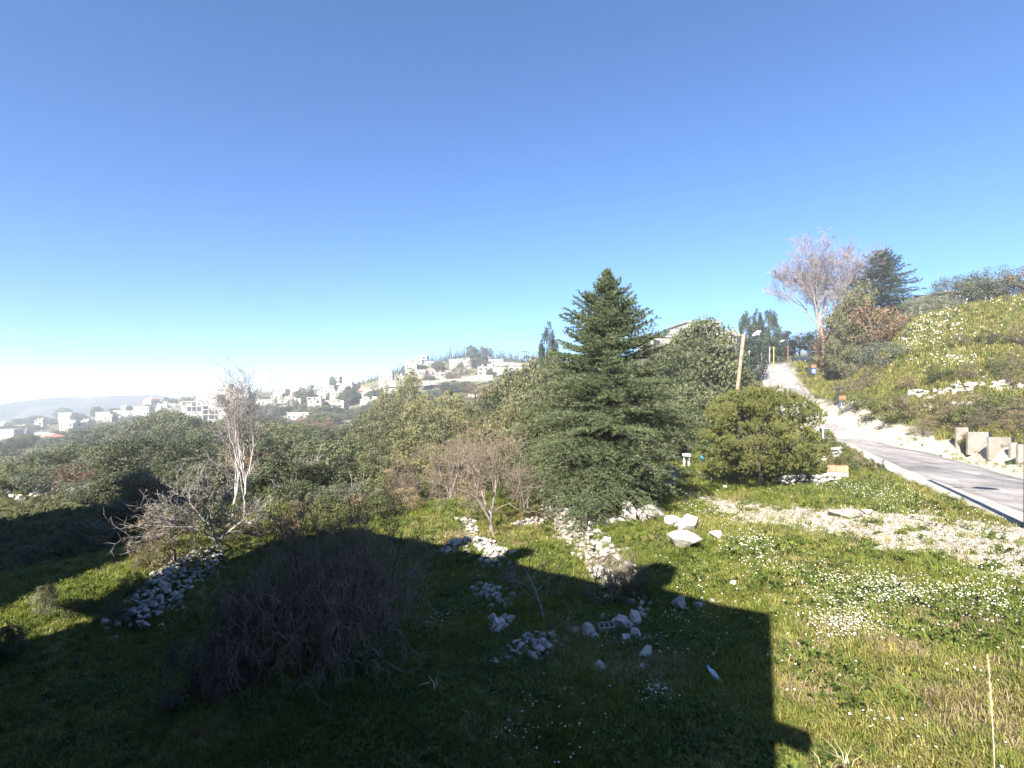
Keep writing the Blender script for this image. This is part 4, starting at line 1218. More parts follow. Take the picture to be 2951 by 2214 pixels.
# ridge slope scrub and oaks below the ridge
RSB = {'oak': [], 'russet': []}
for i, (u, vt, vb, w, k) in enumerate(sorted([(1300, 1095, 1135, 90, 'oak'), (1250, 1120, 1150, 70, 'oak'), (1345, 1096, 1130, 60, 'oak'), (1460, 1080, 1120, 70, 'oak'), (1500, 1085, 1130, 70, 'oak'), (1400, 1040, 1068, 50, 'oak'),
                                       (1375, 1030, 1060, 50, 'oak'), (1410, 1105, 1145, 80, 'russet'), (1280, 1060, 1090, 70, 'russet'), (1330, 1045, 1085, 70, 'russet'), (1230, 1070, 1096, 60, 'russet'), (1400, 1150, 1200, 100, 'russet'), (1240, 1085, 1120, 70, 'oak'), (1310, 1075, 1105, 80, 'russet'), (1370, 1105, 1150, 90, 'russet'), (1470, 1050, 1080, 60, 'oak'), (1520, 1060, 1100, 70, 'oak'), (1190, 1085, 1120, 60, 'oak'), (1265, 1040, 1070, 50, 'oak'), (1215, 1050, 1075, 50, 'oak')])):
    RSB[k].append(u)
    tree_px(k, u, vt, vb, w, ('dark round bush on the ridge slope, %s from the left' if k == 'oak' else 'bare reddish scrub on the ridge slope, %s from the left') % nth(len(RSB[k]) - 1), 120 + i, 'tree' if k == 'oak' else 'shrub', 'ridge slope bushes')

# tree line on the ridge: small single trees one can count
RT = 'conifers along the ridge skyline'
rngk = np.random.default_rng(9)
cone_l = PROTO['dark_conifer']
V_, F_, c_ = clump_crown(np.random.default_rng(5), 34, 26, 0.1, 'cone', 0.5, (0.09, 0.16)); RIDGE_A = np_mesh('ridge_conifer', V_, F_, M['dark_conifer'])
V_, F_, c_ = clump_crown(np.random.default_rng(6), 30, 30, 0.1, 'round', 0.6, (0.13, 0.2)); RIDGE_B = np_mesh('ridge_round_tree', V_, F_, M['dark_conifer'])
def skyline(u, d0=250, d1=1200):
    d = np.exp(np.linspace(math.log(d0), math.log(d1), 300)); x = (u - CX) / FPX * d
    v = CY + (EYE - h(x, d)) / d * FPX; i = int(np.argmin(v)); return d[i]
def small_tree(me, u, vtop, d, w, label, group, name, hmin=6.0):
    x = (u - CX) / FPX * d; zt = EYE - (vtop - CY) / FPX * d
    g = zg(x, d); hgt = max(zt - g + 1.0, hmin)
    o = link(name, me, None, (x, d, g - 1.0), (0, 0, rngk.uniform(0, 6.28)), (w, w, hgt))
    return tag(o, label, 'tree', group)
prof_u = [1130, 1160, 1200, 1250, 1300, 1340, 1370, 1400, 1440, 1480, 1530, 1570]
prof_v = [1068, 1052, 1036, 1020, 1012, 1004, 998, 1002, 1010, 1010, 1018, 1014]
u = 1130.0; ka = kb = 0
while u < 1570:
    d = skyline(u) + rngk.uniform(-45, 12)
    vt = np.interp(u, prof_u, prof_v) + rngk.normal() * 5
    if 1335 < u < 1410 and rngk.uniform() < 0.6:
        small_tree(RIDGE_B, u, vt, d, rngk.uniform(6, 10), 'round topped pine, %s from the left on the ridge summit' % nth(kb), 'round pines on the ridge summit', 'ridge_round_tree'); kb += 1
    else:
        small_tree(RIDGE_A, u, vt, d, rngk.uniform(3.2, 5.6), 'slim dark conifer, %s from the left along the ridge skyline' % nth(ka), RT, 'ridge_conifer'); ka += 1
    u += rngk.uniform(2.4, 6.5)
# trees among the far town
TW = 'dark trees among the far houses'
town = [(700,1140,1190,60),(690,1165,1205,50),(730,1150,1180,40),(745,1165,1200,60),(800,1165,1200,50),(880,1118,1160,70),(900,1150,1180,50),(870,1175,1205,60),(770,1190,1225,90),(800,1200,1230,60),
                                    (960,1165,1200,90),(1000,1125,1170,60),(1015,1110,1165,60),(940,1185,1225,110),(1060,1165,1195,70),(480,1145,1165,20),(500,1148,1165,30),(540,1146,1160,40),(180,1172,1206,44),(280,1170,1206,34),
                                    (110,1196,1222,60),(60,1204,1226,60),(230,1190,1220,50),(330,1176,1190,40),(30,1262,1300,80),(80,1250,1290,70),(130,1262,1290,50),(20,1290,1320,60),(220,1230,1262,50),(170,1240,1268,60),(640,1180,1210,30),
                                    (958,1082,1130,20),(900,1108,1130,12),(718,1112,1140,10),(1050,1115,1140,20),(1035,1100,1130,10),(560,1196,1225,60),(500,1200,1228,60),(440,1205,1232,60),
        (590,1150,1172,26),(610,1175,1206,30),(720,1165,1200,60),(760,1140,1168,40),(830,1140,1170,40),(850,1150,1185,60),(905,1135,1152,40),(925,1165,1200,60),(980,1130,1160,40),(990,1175,1210,80),(1030,1175,1215,80),(1080,1120,1165,60),
        (1090,1150,1190,70),(1130,1150,1195,60),(830,1205,1240,80),(900,1200,1240,90),(1060,1195,1230,90),(360,1200,1225,50),(400,1195,1222,50),(300,1215,1245,60),(250,1215,1240,50),(90,1222,1245,60),(30,1222,1250,60),(150,1205,1225,40),(330,1190,1212,40),(660,1198,1228,70),(710,1198,1230,70)]
rkt = ranks([0] * len(town), [q[0] + q[1] * 1e-4 + i * 1e-6 for i, q in enumerate(town)])
for i, (u, vt, vb, w) in enumerate(town):
    tree_px('oak', u, vt, vb, w, 'dark round tree among the far houses, %s from the left' % nth(rkt[i]), 140 + i, 'tree', TW)
for i, (u, v) in enumerate(spots):
    s_ = 1 if i % 2 else -1
    g_ = ground(u + s_ * 13, v + 5, 150)
    tree('oak' if i % 4 else 'midpine', g_, rngk.uniform(4, 8), rngk.uniform(6, 10), 'dark tree just %s of the %s small pale house from the left' % ('right' if s_ > 0 else 'left', nth(i)), 'tree', TW, 500 + i, 'town_tree')
for i, u in enumerate([478, 500, 512, 524, 530, 545, 560, 716, 722, 735, 742, 750, 890, 896, 905, 912, 1030, 1036, 1046, 1062, 1070, 1080, 1088]):
    small_tree(RIDGE_A, u, np.interp(u, [478, 720, 900, 1090], [1143, 1122, 1106, 1098]) + rngk.normal() * 5, skyline(u) - 15, rngk.uniform(3.5, 6), 'tiny dark cypress, %s from the left on the far town skyline' % nth(i), 'cypresses on the far town skyline', 'far_cypress')

# woodland on the valley slope, left half
WD = 'evergreen oaks of the valley woodland'
wood = [(30,1325,1400,130,'olive'),(90,1300,1385,140,'olive'),(150,1310,1395,130,'oak'),(210,1290,1385,130,'oak'),(180,1270,1350,110,'olive'),(250,1255,1345,120,'olive'),(60,1345,1420,120,'oak'),(130,1345,1425,130,'olive'),
        (220,1345,1430,120,'russet'),(280,1310,1420,130,'olive'),(300,1240,1330,120,'oak'),(350,1225,1330,130,'olive'),(330,1280,1400,130,'oak'),(390,1270,1420,150,'oak'),(430,1205,1330,130,'oak'),(480,1190,1320,130,'oak'),
        (450,1260,1400,140,'oak'),(520,1200,1330,120,'oak'),(560,1210,1340,120,'oak'),(540,1270,1420,150,'oak'),(330,1370,1450,130,'oak'),(420,1360,1470,150,'oak'),(250,1390,1450,110,'olive'),(500,1340,1470,150,'oak'),
        (610,1230,1350,120,'oak'),(660,1220,1340,120,'oak'),(720,1212,1330,130,'oak'),(780,1220,1330,130,'oak'),(840,1230,1340,120,'oak'),(700,1270,1400,140,'oak'),(770,1265,1400,150,'oak'),(850,1262,1390,140,'oak'),
        (900,1235,1340,120,'oak'),(950,1240,1350,120,'oak'),(1000,1235,1340,130,'oak'),(1050,1230,1340,120,'oak'),(920,1280,1410,140,'oak'),(990,1270,1410,150,'oak'),(1060,1270,1390,130,'oak'),(820,1330,1470,160,'oak'),
        (900,1345,1470,150,'oak'),(970,1340,1460,150,'oak'),(1040,1340,1450,130,'oak'),(860,1395,1500,130,'oak'),(610,1330,1470,140,'oak'),(740,1370,1490,130,'oak'),(1080,1200,1300,80,'oak'),(880,1205,1260,70,'russet'),(940,1215,1270,60,'russet'),
        (690,1290,1420,110,'russet'),(800,1290,1400,100,'russet'),(10,1375,1430,90,'olive'),(1000,1400,1480,120,'olive'),(940,1410,1490,120,'olive')]
row = lambda vb: 'front' if vb >= 1420 else ('middle' if vb > 1345 else 'back')
rkw = ranks([(q[4], row(q[2])) for q in wood], [q[0] + i * 1e-5 for i, q in enumerate(wood)])
for i, (u, vt, vb, w, k) in enumerate(wood):
    lb = {'oak': 'dark evergreen oak', 'olive': 'grey green olive', 'russet': 'leafless russet tree'}[k] + ', %s from the left in the %s row of valley trees' % (nth(rkw[i]), row(vb))
    tree_px(k, u, vt - 16, vb, w * 1.15, lb, 200 + i, 'tree', WD)

# scrub belt between the woodland and the lawn
belt = [(800,1435,1535,130,'shrub'),(880,1425,1520,140,'dry_shrub'),(950,1415,1510,130,'shrub'),(1030,1415,1500,140,'dry_shrub'),(1100,1410,1490,130,'shrub'),(700,1440,1545,130,'dry_shrub'),(560,1430,1540,150,'dry_shrub'),(470,1440,1560,150,'shrub'),(630,1430,1550,130,'shrub'),
        (1170,1395,1470,120,'dry_shrub'),(840,1470,1550,120,'dry_shrub'),(920,1460,1540,130,'shrub'),(760,1400,1500,130,'shrub'),(990,1385,1480,140,'dry_shrub'),(1070,1370,1465,140,'shrub'),(1140,1350,1450,140,'dry_shrub'),(1010,1450,1520,110,'shrub'),(350,1450,1540,150,'shrub'),(430,1480,1590,130,'dry_shrub'),
        (1220,1360,1440,130,'shrub'),(1290,1350,1440,130,'dry_shrub'),(1480,1340,1440,120,'shrub'),(1360,1370,1450,120,'dry_shrub')]
rkb = ranks([q[4] for q in belt], [q[0] + i * 1e-4 for i, q in enumerate(belt)])
for i, (u, vt, vb, w, k) in enumerate(belt):
    tree_px(k, u, vt, vb, w, ('leafy olive green shrub, %s from the left along the upper lawn edge' if k == 'shrub' else 'dry brown shrub, %s from the left along the upper lawn edge') % nth(rkb[i]), 430 + i, 'shrub', 'shrubs along the upper lawn edge')
# ------------------------------------------------------------------ bare trees
g_ = ground(700, 1525)
UPR = dict(TWIGGY); UPR.update(n=[8, 7, 6, 4], spread=[24, 22, 40, 45], up=[0.1, 0.3, 0.16, 0.02], ratio=[1.0, 0.72, 0.42, 0.45], r=0.12, wig=0.13, trunk=1.1, rmin=0.013)
UPR['from'] = [0.25, 0.3, 0.25, 0.2]
bare_tree('bare_tree', 'pale leafless tree with tall upright shoots above the far town', 'tree', g_, EYE - (1042 - CY) / FPX * g_[1] - g_[2], 5.0, UPR, 31, M['bark_pale'], M['bark_grey'], None, 2)
g_ = ground(672, 1515)
U2 = dict(UPR); U2.update(n=[6, 6, 5, 3], spread=[16, 18, 36, 45])
bare_tree('bare_tree', 'second slim bare tree of upright shoots just left of the taller one', 'tree', g_, EYE - (1030 - CY) / FPX * g_[1] - g_[2], 3.4, U2, 38, M['bark_pale'], M['bark_grey'], None, 2)
g_ = ground(640, 1592)
SPR = dict(TWIGGY); SPR.update(n=[10, 7, 6, 4], spread=[62, 50, 45, 45], up=[0.02, 0.05, 0.05, 0.02], r=0.10, wig=0.2, ratio=[1.3, 0.7, 0.55, 0.5], trunk=0.8, rmin=0.014)
SPR['from'] = [0.2, 0.3, 0.2, 0.2]
bare_tree('bare_tree', 'sprawling leafless grey tree rooted at the end of the stone bank', 'tree', g_, EYE - (1290 - CY) / FPX * g_[1] - g_[2], 8.2, SPR, 37, M['bark_pale'], M['bark_grey'], None, 2)
for (u, vt, vb, w, sd, lb) in [(775, 1275, 1400, 120, 33, 'small white branched bare tree before the dark oaks'), (860, 1260, 1380, 110, 34, 'second small white branched bare tree right of the first'), (1045, 1360, 1470, 110, 35, 'crooked white bare sapling above the thicket'),
                               (520, 1330, 1480, 130, 36, 'thin white bare branches left of the upright shoots'),
        (690, 1300, 1440, 120, 91, 'grey bare tree showing between the valley oaks below the flats'), (930, 1290, 1440, 110, 92, 'grey bare tree in front of the oaks right of the white ones'), (600, 1340, 1470, 110, 93, 'tangled grey bare tree behind the sprawling one'), (1000, 1260, 1380, 90, 94, 'thin grey bare tree high in the valley woodland'),
        (830, 1350, 1500, 120, 95, 'grey bare brush tree at the near edge of the oaks'), (220, 1340, 1430, 110, 96, 'brownish bare tree above the pale outcrop'), (1110, 1270, 1410, 120, 97, 'grey bare tree where oaks meet the pine thicket'), (740, 1420, 1530, 110, 98, 'low grey bare shrub right of the upright shoots')]:
    g_ = ground(u, vb)
    SM = dict(SPR); SM.update(levels=3, n=[6, 5, 3], spread=[40, 45, 45], r=0.08, rmin=0.012)
    bare_tree('bare_tree', lb, 'tree', g_, EYE - (vt - CY) / FPX * g_[1] - g_[2], w / FPX * g_[1], SM, sd, M['bark_pale'], M['bark_pale'], None, 2)
# twiggy tree with two stems beside the stone heap
g_ = ground(1425, 1532)
TW2 = dict(TWIGGY); TW2.update(stems=3, fan=0.3, foot=0.15, n=[7, 6, 5, 4], spread=[46, 48, 50, 50], up=[0.02, 0.03, 0.03, 0.02], r=0.085, rmin=0.010, wig=0.24, ratio=[0.85, 0.65, 0.55, 0.5])
bare_tree('twiggy_tree', 'brown leafless fruit tree with forked stems beside the sunlit stone heap', 'tree', g_, EYE - (1165 - CY) / FPX * g_[1] - g_[2], 6.4, TW2, 41, M['bark_grey'], M['twig_brown'], None, 1)
for (u, vt, vb, w, sd, lb) in [(1230, 1270, 1420, 150, 42, 'fan of brown leafless twigs behind the green patch'), (1310, 1240, 1440, 170, 43, 'leafless brown tree behind the forked fruit tree'), (1180, 1360, 1450, 110, 44, 'low brown leafless bush at the edge of the green patch'), (1520, 1310, 1470, 110, 45, 'brown leafless shrub at the top of the rubble wall')]:
    g_ = ground(u, vb); T3 = dict(TW2); T3.update(levels=3, n=[8, 7, 6], stems=4, r=0.06, rmin=0.012)
    bare_tree('twiggy_shrub', lb, 'shrub', g_, EYE - (vt - CY) / FPX * g_[1] - g_[2], w / FPX * g_[1], T3, sd, M['bark_grey'], M['twig_brown'], None, 1)
# bare sapling standing in the shade
g_ = ground(1568, 1792)
SAP = dict(TWIGGY); SAP.update(levels=3, n=[10, 5, 4], spread=[55, 45, 45], up=[0.0, 0.08, 0.06], r=0.05, rmin=0.006, ratio=[0.75, 0.55, 0.5], trunk=1.0, wig=0.12)
SAP['from'] = [0.3, 0.3, 0.3]
bare_tree('bare_sapling', 'bare grey sapling standing in the house shadow between the stone heaps', 'tree', g_, EYE - (1570 - CY) / FPX * g_[1] - g_[2], 2.9, SAP, 51, M['bark_grey'], M['bark_grey'], None, 1)
# bush at the shadow edge
g_ = ground(1770, 1740)
BU = dict(TWIGGY); BU.update(stems=9, fan=0.42, foot=0.3, levels=3, n=[7, 5, 4], r=0.03, rmin=0.005, spread=[35, 40, 45], up=[0.03, 0.05, 0.05])
bare_tree('twiggy_shrub', 'brown twiggy shrub on the rubble wall where the shadow ends', 'shrub', g_, EYE - (1560 - CY) / FPX * g_[1] - g_[2], 2.5, BU, 52, M['bark_grey'], M['twig_brown'], None, 1)
tree_px('dry_shrub', 1805, 1620, 1745, 110, 'dense grey bramble in the shadow beside the twiggy shrub', 53, 'shrub', None, 'bramble')
# the big dark thicket in the shade
g_ = ground(965, 1900)
TH = dict(TWIGGY); TH.update(stems=26, fan=0.6, foot=0.6, levels=3, n=[9, 6, 5], r=0.04, rmin=0.010, spread=[48, 50, 50], up=[-0.02, -0.03, -0.02], wig=0.28, ratio=[0.7, 0.55, 0.5])
th = bare_tree('twiggy_thicket', 'large dark brown twiggy thicket with dried berries in the house shadow', 'shrub', g_, EYE - (1385 - CY) / FPX * g_[1] - g_[2], 5.4, TH, 61, M['bark'], M['twig_brown'], None, 1)
rb = np.random.default_rng(62)
Pb = rb.normal(size=(3200, 3)) * np.array([1.15, 1.0, 1.0]) + np.array([0, 0, 3.0]); Pb = Pb[Pb[:, 2] > 0.7]
Vb, Fb = leaf_faces(Pb, unit(rb.normal(size=Pb.shape)), 0.05, 0.8, rb)
link('dried_leaves', np_mesh('dried_leaves', Vb, Fb, M['dry_shrub']), th)
for (u, vt, vb, w, sd, lb) in [(760, 1640, 1900, 230, 63, 'dark leafless bramble in deep shade left of the big thicket'), (620, 1760, 2000, 220, 64, 'low dark bramble in deep shade below the stone bank'), (900, 1560, 1800, 200, 65, 'brown twiggy bush pressed against the back of the thicket')]:
    g_ = ground(u, vb); T4 = dict(TH); T4.update(stems=16)
    bare_tree('bramble', lb, 'shrub', g_, EYE - (vt - CY) / FPX * g_[1] - g_[2], w / FPX * g_[1] * 1.3, T4, sd, M['bark'], M['twig_brown'], None, 1)
# brown shrubs at the stone bank on the left
for (u, vt, vb, w, sd, k, lb) in [(505, 1500, 1630, 170, 66, 'dry_shrub', 'straw brown bush leaning over the top of the stone bank'), (430, 1560, 1640, 110, 67, 'dry_shrub', 'small straw brown bush left of the larger one on the bank'), (380, 1640, 1720, 80, 68, 'shrub', 'sunlit green weed bush at the top of the stone bank'),
                                  (200, 1720, 1780, 90, 69, 'shrub', 'pale leafy weed bush in the sunny strip'), (130, 1680, 1780, 70, 70, 'olive', 'grey leafy sapling beside the sunny strip'), (340, 1700, 1800, 110, 71, 'dry_shrub', 'brown dead weeds on the near slope of the stone bank'),
                                  (20, 1800, 1920, 110, 72, 'oak', 'dark leafy bush in the shade at the left edge'), (260, 1500, 1600, 200, 73, 'oak', 'dark low bush in the band of shade on the left'), (120, 1560, 1640, 180, 74, 'oak', 'dark low bush at the left end of the shade band'),
                                  (380, 1440, 1530, 170, 75, 'oak', 'dark bush at the top of the shade band')]:
    tree_px(k, u, vt, vb, w, lb, sd, 'shrub', None, 'leafy_bush' if k in ('oak', 'olive') else None)

# ------------------------------------------------------------------ right bank trees
d_ = 118.0; x_ = (2375 - CX) / FPX * d_
g_ = np.array([x_, d_, zg(x_, d_)])
BIG = dict(TWIGGY); BIG.update(levels=5, n=[12, 9, 8, 5, 4], nseg=[6, 6, 5, 4, 3, 2], spread=[27, 30, 34, 40, 42], up=[0.03, 0.10, 0.09, 0.06, 0.03], ratio=[1.15, 0.62, 0.54, 0.5, 0.5], r=0.5, rr=0.52, rmin=0.034, wig=0.13, trunk=8.0)
BIG['from'] = [0.1, 0.25, 0.2, 0.2, 0.2]
bare_tree('bare_plane_tree', 'huge leafless tree with mauve twigs rising over the road head', 'tree', g_, EYE - (648 - CY) / FPX * d_ - g_[2], 20.0, BIG, 78, M['bark_grey'], M['twig_mauve'], None, 3)
d_ = 112.0; x_ = (2540 - CX) / FPX * d_; gz_ = zg(x_, d_)
Hc = EYE - (735 - CY) / FPX * d_ - gz_
cedar('blue_cedar', 'dark blue green cedar behind the bare tree on the bank', (x_, d_, gz_), Hc, ([0, 0.3, 0.5, 0.7, 0.85, 1.0], [7.0, 7.6, 7.2, 5.6, 4.0, 0.8]), 15, M['dark_conifer'], 170, 0.38, 0.24, sec_n=14)
for i, (u, vt, w, d, k, lb) in enumerate([
    (2470, 800, 170, 98, 'midpine', 'tall ivy clad tree in front of the blue cedar'), (2430, 850, 130, 100, 'russet', 'brown leafless tree at the right foot of the bare giant'), (2520, 870, 170, 92, 'russet', 'brown brushy tree on the bank below the cedar'),
    (2450, 960, 150, 84, 'russet', 'brown brushwood tree above the signposts'), (2540, 980, 150, 82, 'olive', 'grey green tree on the bank left of the flower patch'), (2420, 1020, 120, 80, 'dry_shrub', 'brown brushwood beside the upper road edge'),
    (2480, 1040, 140, 76, 'dry_shrub', 'tangled brown brush above the green shrub'), (2600, 900, 110, 98, 'olive', 'grey olive between the cedar and the white house'), (2640, 850, 80, 100, 'olive', 'small grey tree left of the hip roofed house'),
    (2850, 762, 150, 100, 'olive', 'round grey olive standing on the bank top'), (2740, 792, 120, 102, 'olive', 'thin grey tree before the long white house'), (2800, 796, 110, 101, 'olive', 'grey shrub tree between the thin tree and the olive'),
    (2945, 758, 110, 96, 'russet', 'reddish tree at the right edge of the bank top'), (2700, 850, 90, 96, 'olive', 'low grey bush under the hip roofed house'), (2900, 800, 100, 98, 'olive', 'grey bush right of the round olive'),
    (2560, 1125, 150, 66, 'shrub', 'rounded green shrub on the bank above the road'), (2470, 1120, 100, 70, 'shrub', 'upright green shrub beside the lower signpost'), (2620, 1130, 120, 64, 'dry_shrub', 'brown shrub right of the rounded green shrub'),
    (2700, 1120, 130, 60, 'dry_shrub', 'brown brush on the rocky ledge'), (2790, 1120, 150, 57, 'dry_shrub', 'dense dry brush above the concrete panels'), (2880, 1115, 150, 55, 'shrub', 'olive green brush above the last concrete panels'),
    (2951, 1130, 140, 53, 'dry_shrub', 'dry brush at the right edge above the panels'), (2850, 1160, 130, 51, 'dry_shrub', 'low straw coloured brush behind the panels'), (2930, 1175, 120, 49, 'dry_shrub', 'low straw brush behind the last panel'),
    (2720, 1175, 100, 55, 'dry_shrub', 'bare twiggy brush left of the first panel'), (2660, 1200, 90, 57, 'dry_shrub', 'low brown weeds left of the panels'), (2951, 930, 120, 72, 'dry_shrub', 'pale dry shrub on the upper bank at the right edge'), (2920, 1000, 110, 66, 'dry_shrub', 'pale dry weeds on the bank below the upper shrub'),
    (2770, 1160, 110, 53.5, 'shrub', 'green brush between rock ledge and panels'), (2440, 900, 110, 96, 'midpine', 'olive green ivy clump on the brown trees'), (2490, 830, 150, 96, 'russet', 'brown leafless tree merging with the bare giant and the blue cedar'), (2400, 930, 110, 104, 'russet', 'brown leafless tree at the foot of the bare giant'),
    (2620, 1075, 80, 70, 'dry_shrub', 'small dry bush low on the flowery bank, leftmost'), (2705, 1050, 80, 66, 'shrub', 'small green bush in the middle of the flowery bank'), (2790, 1040, 90, 64, 'dry_shrub', 'dry bush above the stony ledge'), (2870, 1030, 90, 62, 'shrub', 'green bush on the lower right of the bank'),
    (2760, 950, 70, 74, 'dry_shrub', 'small dry bush high on the flowery bank'), (2850, 945, 80, 74, 'shrub', 'small green bush high on the right of the bank'), (2920, 1060, 100, 60, 'dry_shrub', 'pale dry bush at the right edge above the ledge')]):
    if d < 85: tree_px(k, u, vt, vt + w * 0.62, w, lb, 300 + i, 'shrub' if 'shrub' in k else 'tree', None)
    else: tree_px(k, u, vt, 0, w, lb, 300 + i, 'tree', None, d=d)
# ------------------------------------------------------------------ stones, heaps, walls
def heap(name, label, poly_px, n, size, hmax, halfw, seed, dark=False, cat='stones', spread=0.5):
    rng = np.random.default_rng(seed)
    P = np.array([ground(u, v)[:2] for u, v in poly_px])
    seg = np.hypot(*np.diff(P, axis=0).T) if len(P) > 1 else np.array([0.01]); s = np.concatenate([[0], np.cumsum(seg)])
    c0 = P.mean(0); t = thing(name, label, cat, (c0[0], c0[1], zg(*c0)))
    z0 = zg(*c0)
    q = rng.uniform(0, s[-1], n)
    X = np.stack([np.interp(q, s, P[:, k]) for k in range(2)], -1) if len(P) > 1 else np.repeat(P, n, 0)
    off = rng.normal(size=(n, 2)) * halfw * spread
    X = X + off
    rr = np.clip(np.hypot(off[:, 0], off[:, 1]) / halfw, 0, 1)
    Z = h(X[:, 0], X[:, 1])
    for i in range(n):
        sz = size * rng.uniform(0.5, 1.3) * (1.5 if rng.uniform() < 0.08 else 1)
        lift = hmax * (1 - rr[i]) * rng.uniform(0.1, 1.0)
        stone(t, (X[i, 0] - c0[0], X[i, 1] - c0[1], Z[i] - z0 + lift + sz * 0.12), sz, rng, dark)
    return t
heap('stone_heap', 'sunlit heap of white limestone rubble on the green patch', [(1300,1585),(1350,1565),(1400,1575),(1430,1600),(1440,1625)], 170, 0.29, 0.3, 0.85, 1)
heap('stone_heap', 'white stones at the foot of the forked fruit tree', [(1335,1495),(1355,1520),(1370,1545)], 34, 0.26, 0.2, 0.5, 2)
heap('stone_heap', 'grey rubble heap half way down the shaded stone line', [(1385,1700),(1420,1735),(1430,1760),(1400,1690)], 80, 0.24, 0.3, 0.7, 3)
heap('stone_heap', 'larger blocks below the shaded rubble heap', [(1420,1785),(1450,1800),(1440,1825)], 22, 0.36, 0.25, 0.45, 4)
heap('stone_heap', 'shaded stone heap nearest the viewer at the end of the line', [(1460,1900),(1520,1870),(1580,1880),(1540,1840),(1480,1905),(1560,1900)], 95, 0.24, 0.3, 0.6, 5)
heap('stone_heap', 'scattered stones linking the sunlit heap to the shaded one', [(1400,1640),(1390,1670),(1380,1700)], 34, 0.2, 0.1, 0.55, 6)
heap('rubble_wall', 'long white rubble wall stepping down beside the cedar', [(1560,1400),(1600,1455),(1640,1510),(1690,1570),(1740,1625),(1790,1690)], 300, 0.27, 0.5, 0.85, 7, cat='wall')
heap('rubble_wall', 'short spur of white rubble running left from the long wall', [(1480,1515),(1530,1508),(1580,1500)], 90, 0.22, 0.3, 0.5, 8, cat='wall')
heap('rubble_wall', 'shaded lower end of the rubble wall under the bramble', [(1820,1720),(1850,1750),(1860,1790)], 40, 0.24, 0.25, 0.5, 9, cat='wall')
heap('stone_heap', 'white rubble beside the bare earth under the cedar', [(1740,1510),(1780,1500),(1810,1488)], 40, 0.25, 0.15, 0.5, 10)
heap('rock_outcrop', 'pale rocky outcrop on the left slope below the olives', [(0,1425),(60,1420),(130,1412),(200,1418),(110,1436),(20,1440)], 110, 1.0, 0.4, 2.6, 11, cat='rocks')
heap('rock_outcrop', 'small pale rock step near the bush at the top of the shade band', [(250,1412),(275,1425),(280,1440)], 26, 0.8, 0.4, 1.2, 12, cat='rocks')
heap('rock_outcrop', 'pale stony ledge along the bank behind the brown brush', [(2600,1150),(2680,1142),(2760,1130),(2850,1120),(2951,1120)], 120, 0.75, 0.8, 1.1, 13, cat='rocks')
heap('rock_outcrop', 'second stony ledge lower on the bank', [(2640,1185),(2720,1180),(2800,1172)], 60, 0.6, 0.5, 0.8, 14, cat='rocks')
heap('rock_outcrop', 'white stones at the top of the valley path', [(1200,1408),(1230,1420),(1260,1418)], 26, 0.5, 0.2, 1.0, 15, cat='rocks')
heap('stone_heap', 'white stones at the root of the upright bare tree', [(670,1520),(700,1512),(740,1500),(770,1498)], 26, 0.42, 0.2, 0.6, 17)

def laid_wall(name, label, px_line, height, seed, size=0.34, dark=False, thick=0.5, cat='wall', batter=0.25):
    """Courses of fitted stones on a bank: every stone its own piece."""
    rng = np.random.default_rng(seed)
    P = np.array([ground(u, v)[:2] for u, v in px_line])
    seg = np.hypot(*np.diff(P, axis=0).T); s = np.concatenate([[0], np.cumsum(seg)])
    c0 = P[0]; z0 = zg(*c0)
    t = thing(name, label, cat, (c0[0], c0[1], z0))
    nc = max(2, int(height / (size * 0.62)))
    for c in range(nc):
        q = rng.uniform(0, size * 0.5)
        while q < s[-1]:
            w = size * rng.uniform(0.75, 1.6)
            x, y = np.interp(q + w / 2, s, P[:, 0]), np.interp(q + w / 2, s, P[:, 1])
            i = min(np.searchsorted(s, q + 1e-6), len(P) - 1); d = P[i] - P[i - 1]; d = d / np.hypot(*d)
            nrm = np.array([-d[1], d[0]])
            o = nrm * (c * batter * size + rng.normal() * 0.03)
            z = zg(x, y) + (c + 0.45) * size * 0.62 - 0.1
            me = (STONES_D if dark else STONES)[rng.integers(len(STONES))]
            link('stone', me, t, (x + o[0] - c0[0], y + o[1] - c0[1], z - z0), (rng.normal() * 0.12, rng.normal() * 0.12, math.atan2(d[1], d[0]) + rng.normal() * 0.15 + (math.pi if rng.uniform() < 0.5 else 0)),
                 (w * 1.28, thick * rng.uniform(0.9, 1.2), size * 0.62 * rng.uniform(1.2, 1.5)))
            q += w
    return t
heap('stone_bank', 'grey rubble bank half in shade below the sunny strip', [(385,1815),(415,1775),(470,1705),(530,1655),(600,1600)], 280, 0.3, 0.7, 1.0, 21, True, cat='bank')
heap('stone_heap', 'bleached stones along the sunlit top of the drystone bank', [(440,1672),(480,1650),(520,1628),(600,1588)], 34, 0.42, 0.25, 0.4, 22)
laid_wall('drystone_wall', 'low white drystone wall right of the round pine trunk', [(2240,1405),(2300,1398),(2350,1400),(2415,1392)], 0.95, 23, 0.42, False, 0.5, batter=0.1)
laid_wall('drystone_wall', 'white drystone gatepost pile at the road edge by the round pine', [(2362,1338),(2395,1330),(2420,1322)], 1.1, 24, 0.42, False, 0.6, batter=0.05)

